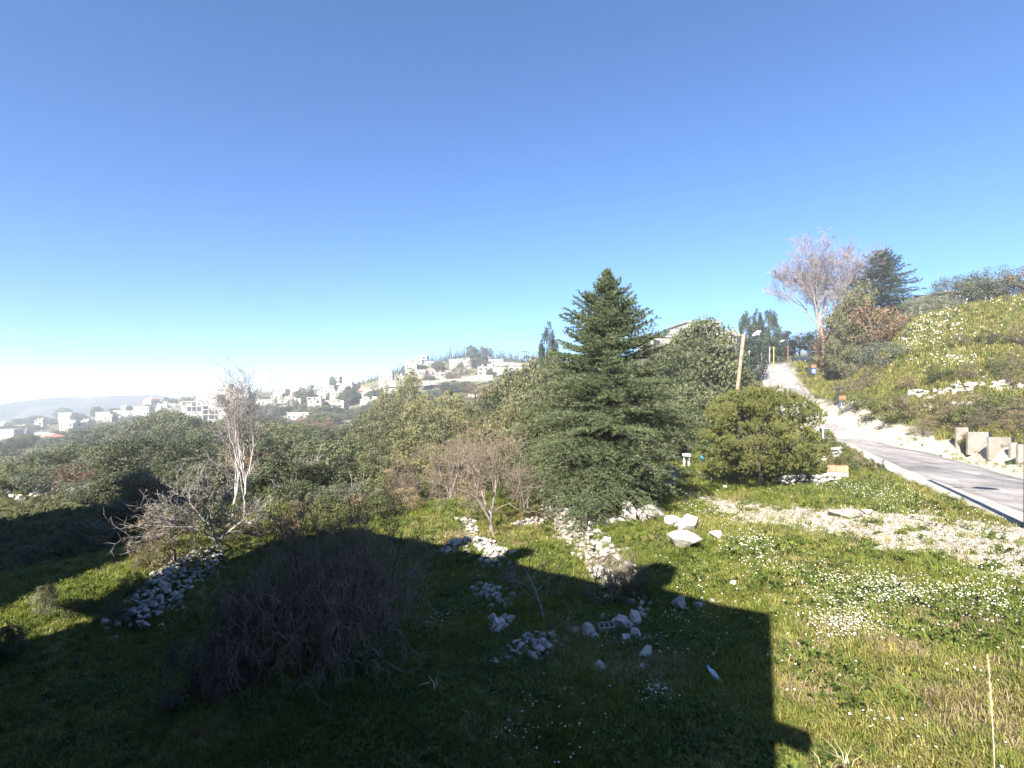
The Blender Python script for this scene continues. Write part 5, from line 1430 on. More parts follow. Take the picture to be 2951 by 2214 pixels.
rb = np.random.default_rng(90)
def boulder(label, u, v, wpx, hpx, seed, dark=False, dep=0.8, rz=0.0, group=None):
    b = ground(u, v); k = b[1] / FPX
    W_, H_ = wpx * k * 1.15, hpx * k * 1.05
    me = boulder_mesh(seed, (W_, W_ * dep, H_ * 1.35), M['stone'])
    o = link('boulder', me, None, (b[0], b[1] + W_ * dep * 0.3, b[2] + H_ * 0.33), (0, 0, rz))
    return tag(o, label, 'boulder', group)
boulder('pointed white boulder leaning at the left end of the garden rocks', 1818, 1500, 42, 56, 3, dep=0.6)
boulder('long flat white boulder on the grass beside the pointed one', 1872, 1503, 104, 40, 4, dep=0.6)
boulder('small white boulder between the long flat and the angular ones', 1938, 1520, 42, 30, 5)
boulder('angular white boulder with a brown stained face', 1992, 1530, 70, 48, 6)
boulder('large squarish white boulder, front one of the garden rocks', 1975, 1588, 92, 52, 8, dep=0.7)
boulder('small white boulder beside the flower patch', 2070, 1558, 40, 24, 9)
boulder('flat white rock on the gravel track', 2450, 1495, 70, 22, 10)
boulder('small flat white rock at the far edge of the gravel track', 2505, 1482, 34, 14, 12)
boulder('largest shaded boulder right of the hollow block', 1798, 1822, 66, 56, 13, dep=0.8)
boulder('shaded boulder leaning on the largest one', 1838, 1812, 36, 50, 14)
boulder('square shaded boulder at the left end of the block row', 1660, 1832, 36, 26, 15)
boulder('wedge shaped shaded boulder left of the hollow block', 1700, 1842, 44, 44, 16)
boulder('low shaded boulder in front of the hollow block', 1722, 1852, 34, 22, 17)
boulder('round shaded boulder below the largest one', 1838, 1850, 36, 34, 18)
boulder('light shaded boulder in the grass below the block row', 1800, 1858, 36, 26, 19)
boulder('small shaded stone at the right end of the block row', 1866, 1852, 26, 18, 20)
boulder('shaded pinkish boulder standing alone in the grass', 1862, 1900, 42, 34, 21)
boulder('round shaded boulder alone in the near grass', 1733, 1938, 32, 28, 22)
boulder('upright shaded boulder where the shadow meets the rubble', 1965, 1762, 42, 44, 23)
boulder('pair companion stone beside the upright shaded boulder', 2020, 1758, 36, 26, 24)
boulder('small sunlit stone in the flowery grass', 2120, 1690, 24, 16, 25)
boulder('small shaded stone behind the hollow block', 1746, 1792, 26, 22, 26)
boulder('little shaded stone lying low in the dark grass', 1852, 1935, 16, 22, 27)
rs = np.random.default_rng(91)
US = rs.uniform(1900, 2220, 34)
for i in range(34):
    u = US[i]; v = rs.uniform(1560, 1740)
    b = ground(u, v); o = stone(None, (b[0], b[1], b[2] + 0.03), rs.uniform(0.12, 0.26), rs, name='field_stone')
    tag(o, 'small white stone in the sunny stony grass, %s from the left' % nth(int((US < u).sum())), 'stone', 'loose stones in the sunny grass')
US2 = rs.uniform(1960, 2110, 14)
for i in range(14):
    u = US2[i]; v = rs.uniform(1730, 1800)
    b = ground(u, v); o = stone(None, (b[0], b[1], b[2] + 0.03), rs.uniform(0.1, 0.24), rs, name='field_stone')
    tag(o, 'small shaded stone at the upper shadow edge, %s from the left' % nth(int((US2 < u).sum())), 'stone', 'loose stones at the shadow edge')

# hollow concrete block: a rim with two webs, so three cells show
b = ground(1745, 1828)
hb_ = thing('hollow_block', 'grey hollow concrete block with three cells among the shaded boulders', 'block', (b[0], b[1], b[2] + 0.10), 0.22)
Lb, Wb, Hb, tb = 0.46, 0.22, 0.2, 0.035
hb_.rotation_euler[0] = 0.35
Mb().box((0, Wb / 2 - tb / 2, Hb / 2), (Lb, tb, Hb)).build('side_wall', M['concrete'], hb_)
Mb().box((0, -Wb / 2 + tb / 2, Hb / 2), (Lb, tb, Hb)).build('side_wall', M['concrete'], hb_)
for x in (-Lb / 2 + tb / 2, -Lb / 6 + 0.005, Lb / 6 - 0.005, Lb / 2 - tb / 2):
    Mb().box((x, 0, Hb / 2 - 0.001), (tb, Wb - 2 * tb, Hb - 0.004)).build('web', M['concrete'], hb_)

# ------------------------------------------------------------------ poles, wires, signs, car
def pole(name, label, base, top, r0, r1, mat='wood', group=None):
    t = thing(name, label, 'pole', base, 0, group)
    v = np.array(top) - np.array(base)
    Mb().tube([tuple(v * a - np.array([0, 0, 0.5 if a == 0 else 0])) for a in np.linspace(0, 1, 6)], list(np.linspace(r0, r1, 6)), 12).build('post', M[mat], t, True)
    return t, v
d_ = 46.0
bx = (2103 - CX) / FPX * d_; bz = zg(bx, d_)
tp = at(2143, 963, d_ + 0.3)
pt, pv = pole('leaning_pole', 'leaning wooden utility pole with a street lamp rising behind the round pine', (bx, d_, bz), tp, 0.19, 0.15)
a0 = pv + np.array([0.05, -0.05, -0.15]); a1 = at(2176, 958, d_ - 0.2) - np.array([bx, d_, bz])
Mb().tube([tuple(a0), tuple((a0 + a1) / 2 + np.array([0, 0, 0.1])), tuple(a1)], 0.035, 8).build('lamp_arm', M['dark_metal'], pt, True)
l0 = at(2168, 968, d_ - 0.25) - np.array([bx, d_, bz]); l1 = at(2192, 955, d_ - 0.3) - np.array([bx, d_, bz])
lm = Mb().tube([tuple(l0), tuple(l0 * .7 + l1 * .3), tuple(l0 * .35 + l1 * .65 + np.array([0, 0, .03])), tuple(l1)], [0.05, 0.13, 0.16, 0.09], 10).build('lamp_head', M['white_paint'], pt, True)
Mb().box(tuple(l0 * .4 + l1 * .6 + np.array([0, -0.02, -0.15])), (0.42, 0.2, 0.06), 0.5).build('lamp_glass', M['lamp_glass'], lm)
Mb().box(tuple(pv + np.array([-0.35, 0, -0.12])), (1.0, 0.09, 0.09), 0.2).build('crossarm', M['wood'], pt)
for k in (-0.75, -0.4, 0.1):
    Mb().tube([tuple(pv + np.array([k, 0, -0.08])), tuple(pv + np.array([k, 0, 0.1]))], 0.04, 8).build('insulator', M['white_paint'], pt)
def simple_pole(label, u, vt, d, r, mat='wood', name='wooden_pole'):
    x = (u - CX) / FPX * d; z = zg(x, d); zt = EYE - (vt - CY) / FPX * d
    t, v = pole(name, label, (x, d, z), (x + 0.05, d, zt), r, r * 0.8, mat)
    Mb().box(tuple(v + np.array([0, 0, -0.25])), (0.8, 0.08, 0.08), 0.3).build('crossarm', M[mat], t)
    return t, v
simple_pole('grey wooden pole left of the climbing road, nearer of the pair', 2194, 1003, 98, 0.14, 'bark_pale')
simple_pole('grey wooden pole left of the climbing road, farther of the pair', 2217, 1000, 104, 0.13, 'bark_pale')
simple_pole('thin rusty pole standing at the head of the road', 2270, 996, 122, 0.14, 'rust')
simple_pole('slim grey pole among the trees right of the leaning pole', 2158, 1010, 90, 0.1, 'bark_pale')
yp, yv = simple_pole('yellow painted lamp post at the left of the climbing road', 2229, 1000, 106, 0.1, 'yellow', 'yellow_post')
ya = yv + np.array([0.1, 0, 0]); yb = ya + np.array([1.1, -0.1, 1.0])
Mb().tube([tuple(ya), tuple(yb)], 0.05, 6).build('lamp_arm', M['dark_metal'], yp)
Mb().tube([tuple(yb), tuple(yb + np.array([0.5, 0, 0.22])), tuple(yb + np.array([0.9, 0, 0.35]))], [0.07, 0.16, 0.08], 8).build('lamp_head', M['white_paint'], yp, True)

def lattice_mast(label, u, vt, vb, d, wd=0.5):
    x = (u - CX) / FPX * d; z = zg(x, d); zt = EYE - (vt - CY) / FPX * d; H = zt - z
    t = thing('lattice_mast', label, 'pole', (x, d, z))
    for sx in (-1, 1):
        for sy in (-1, 1):
            Mb().tube([(sx * wd / 2, sy * wd / 2, -0.3), (sx * wd * 0.3, sy * wd * 0.3, H)], 0.06, 6).build('leg', M['dark_metal'], t)
    n = int(H / 0.9)
    for i in range(n):
        z0, z1 = H * i / n, H * (i + 1) / n; a = wd / 2 * (1 - 0.4 * i / n); s = 1 if i % 2 else -1
        Mb().tube([(-a * s, -a, z0), (a * s, -a, z1)], 0.035, 5).build('brace', M['dark_metal'], t)
        Mb().tube([(a, -a * s, z0), (a, a * s, z1)], 0.035, 5).build('brace', M['dark_metal'], t)
    Mb().box((0, 0, H - 0.2), (1.6, 0.1, 0.1)).build('crossarm', M['dark_metal'], t)
    return t, (x, d, z), H
lm1, lmb, lmH = lattice_mast('dark lattice power mast at the right of the road head', 2332, 985, 1090, 101)
lm2, _, _ = lattice_mast('short dark lattice mast beside the lower blue sign', 2414, 1118, 1190, 72, 0.4)

def sign(label, u, v, d, w, hgt, post_to, olabel):
    p = at(u, v, d); z = zg(p[0], d)
    t = thing('road_sign', label, 'sign', (p[0], d, z), 0.0)
    zc = p[2] - z
    Mb().tube([(0, 0.06, -0.3), (0, 0.06, zc + hgt / 2 + 0.9)], 0.05, 8).build('post', M['dark_metal'], t)
    pl = Mb().box((0, 0, zc), (w, 0.05, hgt)).build('panel', M['sign_blue'], t)
    m = Mb()     # white pictogram: two figures
    for s in (-0.16, 0.16):
        m.box((s * w, -0.032, zc - hgt * 0.05), (w * 0.11, 0.012, hgt * 0.4)); m.box((s * w, -0.032, zc + hgt * 0.24), (w * 0.12, 0.012, hgt * 0.12))
    m.build('pictogram', M['white_paint'], pl)
    Mb().poly([(-w * 0.45, -0.03), (w * 0.45, -0.03), (w * 0.45, 0.03), (-w * 0.45, 0.03)], zc + hgt * 0.62, zc + hgt * 1.15).build('orange_board', M['orange'], t)
    return t
sign('blue road sign under an orange board beside the tall lattice mast', 2345, 1070, 100, 1.0, 1.1, 0, '')
sign('blue road sign under an orange board at the bend above the verge', 2428, 1168, 70, 1.0, 1.1, 0, '')

def car(label, u, vb, d, rz):
    x = (u - CX) / FPX * d; z = zg(x, d)
    t = thing('parked_car', label, 'car', (x, d, z + 0.02), rz)
    L, Wd = 4.2, 1.75
    prof = [(-2.1, 0.35), (-2.1, 0.75), (-1.95, 0.9), (-0.9, 0.98), (-0.75, 1.0), (2.0, 0.98), (2.1, 0.8), (2.1, 0.35)]
    def ext(prof, w0, w1, mat, nm, par):
        m = Mb(); n = len(prof)
        for s in (-1, 1):
            for (px, pz) in prof: m.v.append((px, s * (w0 if pz < 1.0 else w1) / 2, pz))
        for i in range(n):
            j = (i + 1) % n; m.f.append((i, j, n + j, n + i))
        m.f.append(tuple(range(n))); m.f.append(tuple(range(n, 2 * n))[::-1])
        return m.build(nm, M[mat], par)
    bd = ext(prof, Wd, Wd, 'car_paint', 'body', t)
    ext([(-1.0, 0.97), (-0.35, 1.42), (1.3, 1.45), (1.95, 0.97)], Wd * 0.94, Wd * 0.78, 'glass', 'cabin', t)
    ext([(-0.4, 1.425), (-0.3, 1.47), (1.25, 1.5), (1.35, 1.455)], Wd * 0.8, Wd * 0.76, 'car_paint', 'roof', t)
    for px in (-1.35, 1.3):
        for s in (-1, 1):
            w = Mb().tube([(px, s * (Wd / 2 - 0.2), 0.32), (px, s * (Wd / 2 + 0.02), 0.32)], 0.32, 16).build('wheel', M['rubber'], t)
            Mb().tube([(px, s * (Wd / 2 - 0.1), 0.32), (px, s * (Wd / 2 + 0.03), 0.32)], 0.19, 12).build('rim', M['grey_metal'], w)
    for s in (-1, 1):
        Mb().box((-2.1, s * 0.6, 0.72), (0.06, 0.36, 0.16)).build('headlight', M['lamp_glass'], t)
        Mb().box((2.1, s * 0.64, 0.78), (0.06, 0.28, 0.2)).build('tail_lamp', M['tail_red'], t)
    return t
car('dark car parked at the right side of the road head', 2314, 1065, 112, math.radians(108))

# overhead wires
def wire(label, p, q, sag, r=0.02):
    pts = []
    for s in np.linspace(0, 1, 14):
        c = np.array(p) * (1 - s) + np.array(q) * s; c[2] -= sag * 4 * s * (1 - s); pts.append(tuple(c))
    o = Mb().tube(pts, r, 5).build('overhead_wire', M['rubber'], None)
    return tag(o, label, 'wire')
top1 = np.array([bx, d_, bz]) + pv
wire('thin overhead wire from the leaning pole to the lattice mast', top1 + np.array([0.1, 0, -0.75]), np.array(lmb) + np.array([0, 0, lmH - 0.3]), 0.4, 0.025)
wire('thin overhead wire from the leaning pole away to the left', top1 + np.array([-0.7, 0, 0]), at(1500, 1012, 44), 0.9, 0.016)
wire('thin overhead wire from the leaning pole to the near grey pole', top1 + np.array([0.1, 0, 0]), at(2194, 1006, 98), 0.5, 0.02)

# the pole just out of the frame on the right: its shadow crosses the road
tip = ground(2676, 1384); Ls = 9.6 / math.tan(math.radians(SUN_EL))
pb_ = np.array([tip[0] - math.sin(math.radians(SUN_AZ)) * Ls, tip[1] - math.cos(math.radians(SUN_AZ)) * Ls]); pz = zg(*pb_)
rp, rv = pole('roadside_pole', 'wooden lamp pole just outside the right edge, shadow across the road', (pb_[0], pb_[1], pz), (pb_[0], pb_[1], tip[2] + 9.6), 0.17, 0.13)
Mb().tube([(0, 0, 7.2), (0.75, -0.5, 7.7)], 0.05, 6).build('lamp_arm', M['dark_metal'], rp)
Mb().tube([(1.0, -0.85, 7.85), (1.35, -1.1, 8.0), (1.9, -1.5, 8.05)], [0.1, 0.3, 0.2], 10).build('lamp_head', M['white_paint'], rp, True)

# ------------------------------------------------------------------ garden clutter
b = ground(1936, 1398)
bn = thing('wheelie_bin', 'grey wheeled rubbish bin at the right foot of the cedar', 'bin', b, 0.15, None, (1.25, 1.25, 1.25))
Mb().box((0, 0, 0.5), (0.46, 0.5, 0.95), 0, 1.22).build('body', M['grey_metal'], bn)
Mb().box((0, 0, 1.02), (0.62, 0.68, 0.08)).build('lid', M['grey_metal'], bn)
Mb().tube([(-0.26, 0.36, 0.98), (0.26, 0.36, 0.98)], 0.025, 8).build('handle', M['grey_metal'], bn)
for s in (-1, 1):
    Mb().tube([(s * 0.2, 0.28, 0.1), (s * 0.27, 0.28, 0.1)], 0.1, 12).build('wheel', M['rubber'], bn)
b = ground(2376, 1330); dtop = EYE - (1236 - CY) / FPX * b[1] - b[2]
pbn = thing('post_bin', 'dark green litter bin fixed on a post right of the round pine', 'bin', b, -0.25)
Mb().tube([(-0.1, 0.25, -0.2), (-0.1, 0.25, dtop - 0.1)], 0.04, 8).build('post', M['dark_metal'], pbn)
M['dark_green'] = surf('dark_green_paint', (0.035, 0.05, 0.05), (0.06, 0.08, 0.08), 3, 0.5)
Mb().box((0, 0, dtop - 0.36), (0.5, 0.4, 0.72), 0, 1.12).build('body', M['dark_green'], pbn)
Mb().box((0, 0, dtop + 0.02), (0.62, 0.52, 0.05)).build('rim', M['grey_metal'], pbn)
Mb().box((-0.17, -0.225, dtop - 0.38), (0.09, 0.05, 0.66)).build('stripe', M['white_paint'], pbn)
# terracotta trough with plants
b = ground(2412, 1378)
pl = thing('planter', 'terracotta trough planter on the drystone wall at the road edge', 'planter', (b[0], b[1], b[2] + 0.45), -0.45)
Lp, Wp, Hp = 1.15, 0.5, 0.42
for y in (-Wp / 2, Wp / 2): Mb().box((0, y, Hp / 2), (Lp, 0.06, Hp)).build('side', M['terracotta'], pl)
for x in (-Lp / 2, Lp / 2): Mb().box((x, 0, Hp / 2 - 0.002), (0.06, Wp - 0.06, Hp - 0.01)).build('end', M['terracotta'], pl)
Mb().box((0, 0, Hp - 0.12), (Lp - 0.06, Wp - 0.06, 0.06)).build('soil', M['bark'], pl)
Mb().box((0, 0, 0.03), (Lp - 0.1, Wp - 0.1, 0.08)).build('base', M['terracotta'], pl)
Mb().box((0, 0, -0.25), (1.2, 0.45, 0.5)).build('plinth', M['stone'], pl)
for i, (x, kk) in enumerate([(-0.35, 'russet'), (0.05, 'shrub'), (0.4, 'russet')]):
    t = tree('russet' if kk == 'russet' else 'shrub', (b[0] + x, b[1], b[2] + 0.88), 0.6, 0.55, ['reddish succulent at the left of the terracotta trough', 'green plant in the middle of the terracotta trough', 'reddish plant at the right of the terracotta trough'][i], 'plant', None, 400 + i, 'potted_plant')
# white stand, blue bucket, blue bag behind the bin
b = ground(1978, 1345)
ws = thing('white_stand', 'small white stand with thin legs behind the rubbish bin', 'stand', b, 0.2, None, (0.75, 0.75, 0.85))
Mb().box((0, 0, 1.15), (0.75, 0.5, 0.3)).build('top', M['white_paint'], ws)
for x in (-0.3, 0.3):
    Mb().box((x, 0, 0.5), (0.09, 0.3, 1.0)).build('leg', M['white_paint'], ws)
b = ground(2024, 1335)
bk = thing('blue_bucket', 'blue plastic bucket hung on a stake left of the round pine', 'bucket', b, 0)
Mb().tube([(0.1, 0.2, -0.2), (0.1, 0.2, 1.0)], 0.03, 6).build('stake', M['wood'], bk)
Mb().tube([(0, 0, 0.28), (0, 0, 0.3), (0, 0, 0.72), (0, 0, 0.74)], [0.14, 0.16, 0.21, 0.22], 16).build('body', M['blue'], bk, True)
Mb().tube([(-0.2, 0, 0.74), (-0.12, 0, 0.95), (0.12, 0, 0.95), (0.2, 0, 0.74)], 0.012, 6).build('handle', M['dark_metal'], bk)
def crumple(label, u, v, dims, mat, seed, name):
    b = ground(u, v); me = boulder_mesh(seed, dims, M[mat], 18)
    return tag(link(name, me, None, (b[0], b[1], b[2] + dims[2] * 0.35), (0, 0, 0.4)), label, 'litter')
crumple('pale blue plastic bag lying under the round pine', 2088, 1408, (0.4, 0.3, 0.22), 'bottle', 51, 'plastic_bag')
crumple('pale crumpled plastic sheet beside the upright bare tree', 765, 1502, (0.7, 0.4, 0.4), 'bottle', 52, 'plastic_sheet')
# plastic bottle in the shaded grass
b = ground(2060, 1962)
bt = thing('plastic_bottle', 'pale plastic bottle lying in the shaded grass near the shadow edge', 'bottle', (b[0], b[1], b[2] + 0.1), 0)
bt.rotation_euler = (0.35, 0.2, 0.35)
Mb().tube([(0, -0.2, 0), (0, -0.19, 0), (0, 0.1, 0), (0, 0.17, 0), (0, 0.24, 0)], [0.05, 0.065, 0.065, 0.03, 0.025], 14).build('body', M['bottle'], bt, True)
Mb().tube([(0, 0.242, 0), (0, 0.275, 0)], 0.03, 12).build('cap', M['blue'], bt)
# rail frame above the rubble wall
b = ground(1500, 1362)
rf_ = thing('rail_frame', 'dark wooden rail frame at the top of the rubble wall', 'fence', b, 0.1)
for x in (-1.4, 0.0, 1.4): Mb().tube([(x, 0, -0.2), (x, 0, 1.5)], 0.05, 6).build('post', M['bark'], rf_)
for z in (0.75, 1.42): Mb().tube([(-1.6, 0.06, z), (1.6, 0.06, z + 0.04)], 0.04, 6).build('rail', M['bark'], rf_)

# concrete panels on the far side of the road
px_p = [(2752, 2784, 1232, 1282), (2787, 2842, 1245, 1292), (2845, 2905, 1260, 1306), (2908, 2926, 1276, 1318), (2929, 2992, 1281, 1330), (2995, 3060, 1297, 1350)]
pan = thing('panel_fence', 'row of weathered concrete panels between dark posts along the road bank', 'fence')
for i, (u0, u1, vt, vb) in enumerate(px_p):
    d = float(ground((u0 + u1) / 2, vb)[1]) + 0.15
    x0, x1 = (u0 - CX) / FPX * d, (u1 - CX) / FPX * d; zt, zb = EYE - (vt - CY) / FPX * d, EYE - (vb - CY) / FPX * d
    Mb().box(((x0 + x1) / 2, d - 0.1 + 0.05 * (i % 2), (zt + zb) / 2 - 0.3), (x1 - x0, 0.22, zt - zb + 0.6), -0.08).build('panel', M['concrete'], pan)
    Mb().box((x1 + 0.12, d - 0.25, (zt + zb) / 2 - 0.2), (0.2, 0.25, zt - zb + 0.5), -0.08).build('post', M['dark_metal'], pan)

# tall dry grass stalk and straw tuft in the near grass
b = ground(2868, 2330, 3.0)
ds = thing('dry_reed', 'tall straw coloured grass stalk with a feathery head at the right', 'plant', b)
kz = b[1] / FPX; Hs = (2330 - 1890) * kz
Mb().tube([(0, 0, -0.05), (-0.02, 0, Hs * 0.4), (-0.06, 0, Hs * 0.75), (-0.1, 0, Hs)], [0.007, 0.006, 0.005, 0.002], 6).build('stem', M['straw'], ds, True)
rr_ = np.random.default_rng(4); n_ = 420
tt = rr_.uniform(0.6, 1.0, n_); Pn = np.stack([-0.02 - 0.08 * (tt - 0.4) / 0.6, 0 * tt, Hs * tt], -1)
Dn = unit(rr_.normal(size=(n_, 3)) * 0.25 + np.array([-0.05, 0, 1.0]))
Vn, Fn = needle_tris(Pn, Dn, 0.09 * (1.15 - tt)[:] + 0.03, 0.006, rr_)
link('seed_head', np_mesh('seed_head', Vn, Fn, M['straw']), ds)
b = ground(2440, 2230, 3.0)
for k, (du, lb) in enumerate([(0, 'tuft of dry straw blades at the bottom edge of the near grass'), (-60, 'smaller tuft of dry straw blades at the bottom edge')]):
    bb = ground(2440 + du, 2235 + k * 8, 3.0)
    o = link('straw_tuft', blade_tuft(np.random.default_rng(8 + k), 22 - 8 * k, 0.5 - 0.12 * k, 0.05, 0.010, M['straw'], 0.75), None, bb)
    tag(o, lb, 'grass tuft')
b = ground(660, 2045); 
o = link('dead_stalk', blade_tuft(np.random.default_rng(12), 5, 0.7, 0.05, 0.03, M['straw'], 0.8), None, ground(1255, 2010)); tag(o, 'dead brown stalk in the deep shade at the bottom', 'plant')

# ------------------------------------------------------------------ ground cover by the thousand
def polar_points(rng, n, r0, r1, a0=-50, a1=50):
    r = np.exp(rng.uniform(math.log(r0), math.log(r1), n)); a = np.radians(rng.uniform(a0, a1, n))
    return r * np.sin(a), r * np.cos(a), r
def cover(name, label, cat, n, r0, r1, keep, protos, size, seed, tilt=0.12, a0=-50, a1=50, grow_r=0.0):
    rng = np.random.default_rng(seed)
    x, y, r = polar_points(rng, n, r0, r1, a0, a1)
    k = rng.uniform(size=n) < keep(x, y, r)
    x, y, r = x[k], y[k], r[k]; m = len(x)
    z = h(x, y)
    rot = np.stack([rng.normal(size=m) * tilt, rng.normal(size=m) * tilt, rng.uniform(0, 6.283, m)], -1)
    s = size * rng.uniform(0.65, 1.35, m) * (1 + grow_r * r)
    scatter(name, label, cat, np.stack([x, y, z], -1), rot, np.stack([s, s, s * rng.uniform(0.8, 1.25, m)], -1), rng.integers(0, len(protos), m), protos)
    return m
def open_ground(x, y):
    return (1 - 0.72 * rubble_mask(x, y)) * (1 - 0.93 * track_mask(x, y)) * (1 - 0.95 * verge_mask(x, y)) * (road_dist(x, y) > 3.7)
def lush(x, y):
    return np.clip((fnoise(x / 4.0, y / 4.0, 55, 3) - 0.36) / 0.22, 0, 1)
def cedar_floor(x, y):
    return np.clip(np.hypot(x - cb[0] - 0.3, y - cb[1] + 0.5) - 2.6, 0, 1)
rg = np.random.default_rng(2)
T_g = [blade_tuft(rg, 13, 0.17, 0.07, 0.011, M['grass'], 0.8, 'grass_tuft') for _ in range(6)]
T_y = [blade_tuft(rg, 12, 0.15, 0.07, 0.011, M['grass_yellow'], 0.9, 'grass_tuft') for _ in range(5)]
T_d = [blade_tuft(rg, 11, 0.15, 0.08, 0.009, M['grass_dry'], 1.2, 'grass_tuft') for _ in range(5)]
T_w = [weed_mesh(rg, M['weed']) for _ in range(4)]
n1 = cover('grass', 'lush green spring grass covering the garden and lower patch', 'grass', 150000, 6.0, 85.0, lambda x, y, r: open_ground(x, y) * (0.25 + 0.75 * lush(x, y)) * (1 - 0.75 * soil_mask(x, y)) * cedar_floor(x, y), T_g, 1.0, 1, grow_r=0.022)
n2 = cover('yellow_grass', 'yellowing grass mixed through the sunny slope', 'grass', 95000, 6.0, 85.0, lambda x, y, r: open_ground(x, y) * (1 - 0.75 * lush(x, y)) * (1 - 0.5 * soil_mask(x, y)) * (0.35 + 0.65 * (x > -2)) * cedar_floor(x, y), T_y, 1.0, 2, grow_r=0.022)
n3 = cover('dry_grass', 'matted dry brown grass in patches', 'grass', 60000, 6.0, 85.0, lambda x, y, r: open_ground(x, y) * (0.12 + 0.88 * soil_mask(x, y)) * (0.3 + 0.7 * cedar_floor(x, y)), T_d, 1.0, 3, grow_r=0.02)
n4 = cover('weeds', 'low broadleaf weeds growing among the grass', 'weeds', 42000, 6.0, 60.0, lambda x, y, r: open_ground(x, y) * np.clip((fnoise(x / 1.6, y / 1.6, 66, 3) - 0.45) / 0.15, 0, 1), T_w, 1.0, 4, 0.2, grow_r=0.02)
n5 = cover('gravel', 'loose white gravel strewn on the track', 'gravel', 130000, 9.0, 48.0, lambda x, y, r: np.maximum(track_mask(x, y), 0.6 * rubble_mask(x, y)) * (0.3 + 0.7 * np.clip((fnoise(x / 0.9, y / 0.9, 88, 2) - 0.35) / 0.2, 0, 1)), PEBBLES, 0.045, 5, 0.4, -12, 52, grow_r=0.03)
n6 = cover('verge_gravel', 'pale loose stones along the dusty far verge', 'gravel', 50000, 18.0, 110.0, lambda x, y, r: verge_mask(x, y) * (road_dist(x, y) > 3.4) * np.clip((fnoise(x / 1.2, y / 1.2, 89, 2) - 0.5) / 0.15, 0, 1), PEBBLES, 0.05, 6, 0.4, 15, 52, grow_r=0.016)
n7 = cover('slope_brush', 'rough scrub and weeds covering the slopes', 'scrub', 42000, 42.0, 800.0, lambda x, y, r: open_ground(x, y) * (verge_mask(x, y) < 0.2) * np.clip((fnoise(x / 9, y / 9, 99, 3) - 0.38) / 0.15, 0, 1) * np.clip(1.1 - (y > 40) * (x > 30) * 0.75, 0, 1),
           [np_mesh('scrub', *clump_crown(np.random.default_rng(70 + i), 14, 20, 0.17, 'bush', 0.5, (0.16, 0.26))[:2], M[['shrub', 'oak', 'dry_shrub', 'shrub'][i]]) for i in range(4)], 0.45, 7, 0.1, grow_r=0.005)
# daisies: loose everywhere on the right, thick in drifts
rd_ = np.random.default_rng(14); DX = []; DY = []
def drift(u, v, ru, n, el=1.0, dmin=5.0, d=None):
    c = ground(u, v, dmin)
    k = c[1] / FPX; R = ru * k
    a = rd_.normal(size=(n, 2)) * 0.55
    DX.append(c[0] + a[:, 0] * R); DY.append(c[1] + a[:, 1] * R * el)
for (u, v, ru, n, el) in [(2155,1580,80,420,1.6),(2170,1560,60,200,1.6),(2450,1690,150,700,1.0),(2560,1720,150,700,0.8),(2400,1760,110,360,1.0),(2450,1810,100,420,1.0),(2620,1700,110,260,1.0),(2840,1720,130,460,0.9),(2900,1770,110,260,0.9),
                          (2480,1420,120,420,1.3),(2560,1440,100,260,1.2),(2440,1400,80,260,1.2),(2650,1480,140,200,1.2),(2070,1490,120,300,1.6),(2000,1470,100,200,1.6),(2200,1640,80,100,1.0),(2900,1660,120,220,1.0),
                          (1905,2020,55,90,1.0),(1880,1995,40,50,1.0),(1990,1790,50,30,1.0),(1930,1780,50,40,1.0),(1270,1780,50,70,1.0),(1250,1800,60,40,1.0),(1560,2030,120,40,1.0),(1640,2110,120,30,1.0),(1750,2120,100,30,1.0),(1500,2130,90,24,1.0),
                          (2510,2080,60,22,1.0),(2790,1950,50,16,1.0),(2340,1880,80,20,1.0),(2830,1860,100,40,1.0),(2700,1830,80,20,1.0),(2320,1650,60,60,1.0),(1960,1660,90,60,1.0),(1250,1560,120,40,1.0)]:
    drift(u, v, ru, n, el)
DX = np.concatenate(DX); DY = np.concatenate(DY)
x, y, r = polar_points(rd_, 5200, 6.5, 40, -12, 50)
k = rd_.uniform(size=len(x)) < np.clip((fnoise(x / 2.2, y / 2.2, 44, 3) - 0.5) / 0.14, 0, 1) * open_ground(x, y) * (x > 0.05 * y)
DX = np.concatenate([DX, x[k]]); DY = np.concatenate([DY, y[k]])
ok = (road_dist(DX, DY) > 3.6); DX, DY = DX[ok], DY[ok]
m = len(DX); rr = np.hypot(DX, DY)
s = rd_.uniform(0.5, 1.05, m) * (1 + 0.014 * rr)
scatter('daisies', 'white daisies scattered and drifting through the grass', 'flowers', np.stack([DX, DY, h(DX, DY)], -1), np.stack([rd_.normal(size=m) * 0.3 + 0.25, rd_.normal(size=m) * 0.3, rd_.uniform(0, 6.28, m)], -1), np.stack([s, s, s * 0.75], -1), np.zeros(m, int), [daisy_mesh(rd_)])
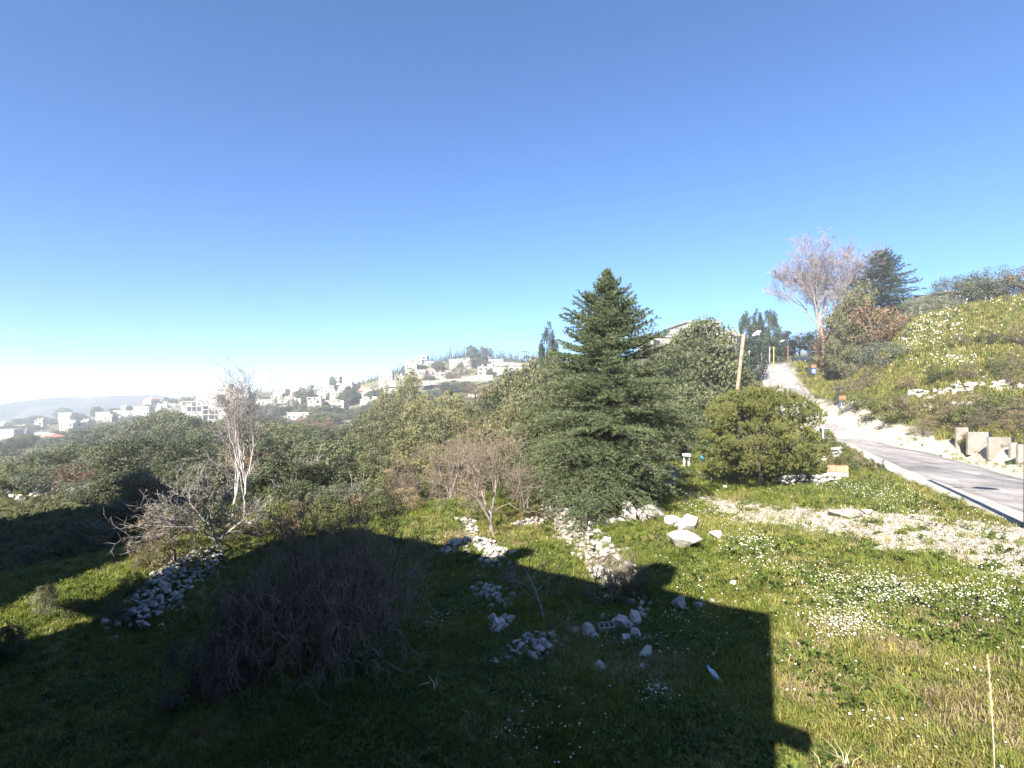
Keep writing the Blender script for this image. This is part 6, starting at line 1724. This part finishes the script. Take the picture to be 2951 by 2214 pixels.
# white blossom drifts on the right bank
BX = []; BY = []
for (u, v, d, ru, n) in [(2640,1000,82,60,420),(2610,1040,79,60,240),(2680,960,84,50,160),(2740,1080,66,50,220),(2580,1070,78,60,120),(2860,900,82,70,120),(2930,900,80,60,140),(2800,1010,70,90,90),(2700,1000,78,90,90)]:
    c = at(u, v, d); k = d / FPX; a = rd_.normal(size=(n, 2)) * 0.55
    BX.append(c[0] + a[:, 0] * ru * k); BY.append(c[1] + a[:, 1] * ru * k * 2.2)
BX = np.concatenate(BX); BY = np.concatenate(BY); m = len(BX); s = rd_.uniform(2.4, 5.4, m)
scatter('bank_blossom', 'white flower heads in drifts on the green bank', 'flowers', np.stack([BX, BY, h(BX, BY)], -1), np.stack([rd_.normal(size=m) * 0.3 + 0.9, rd_.normal(size=m) * 0.3, rd_.normal(size=m) * 0.4], -1), np.stack([s, s, s * 0.55], -1), np.zeros(m, int), [daisy_mesh(rd_)])
T_b = [blade_tuft(rg, 16, 0.5, 0.3, 0.05, M['grass_yellow'], 0.8, 'bank_tuft') for _ in range(4)] + [blade_tuft(rg, 16, 0.5, 0.3, 0.05, M['grass'], 0.8, 'bank_tuft') for _ in range(2)]
cover('bank_grass', 'tall yellow green grass covering the right bank', 'grass', 40000, 48, 130, lambda x, y, r: (verge_mask(x, y) < 0.25) * (road_dist(x, y) > 4.5) * (x > 36) * 1.0, T_b, 1.0, 9, 0.15, 20, 52, grow_r=0.002)

# ------------------------------------------------------------------ air
hz = Mb().box((0, 0, -38.0), (19000, 19000, 206)).mesh('haze', M['glass'])
hz.materials.clear()
mh, th_, oh = new_mat('thin_haze')
pv_ = nd(th_, 'ShaderNodeVolumePrincipled'); pv_.inputs['Color'].default_value = (0.84, 0.91, 1.0, 1); pv_.inputs['Density'].default_value = HAZE; pv_.inputs['Anisotropy'].default_value = 0.0
th_.links.new(pv_.outputs[0], oh.inputs['Volume'])
hz.materials.append(mh)
ho = link('haze', hz); tag(ho, 'thin pale haze in the air over the valley', 'haze', None, 'stuff')
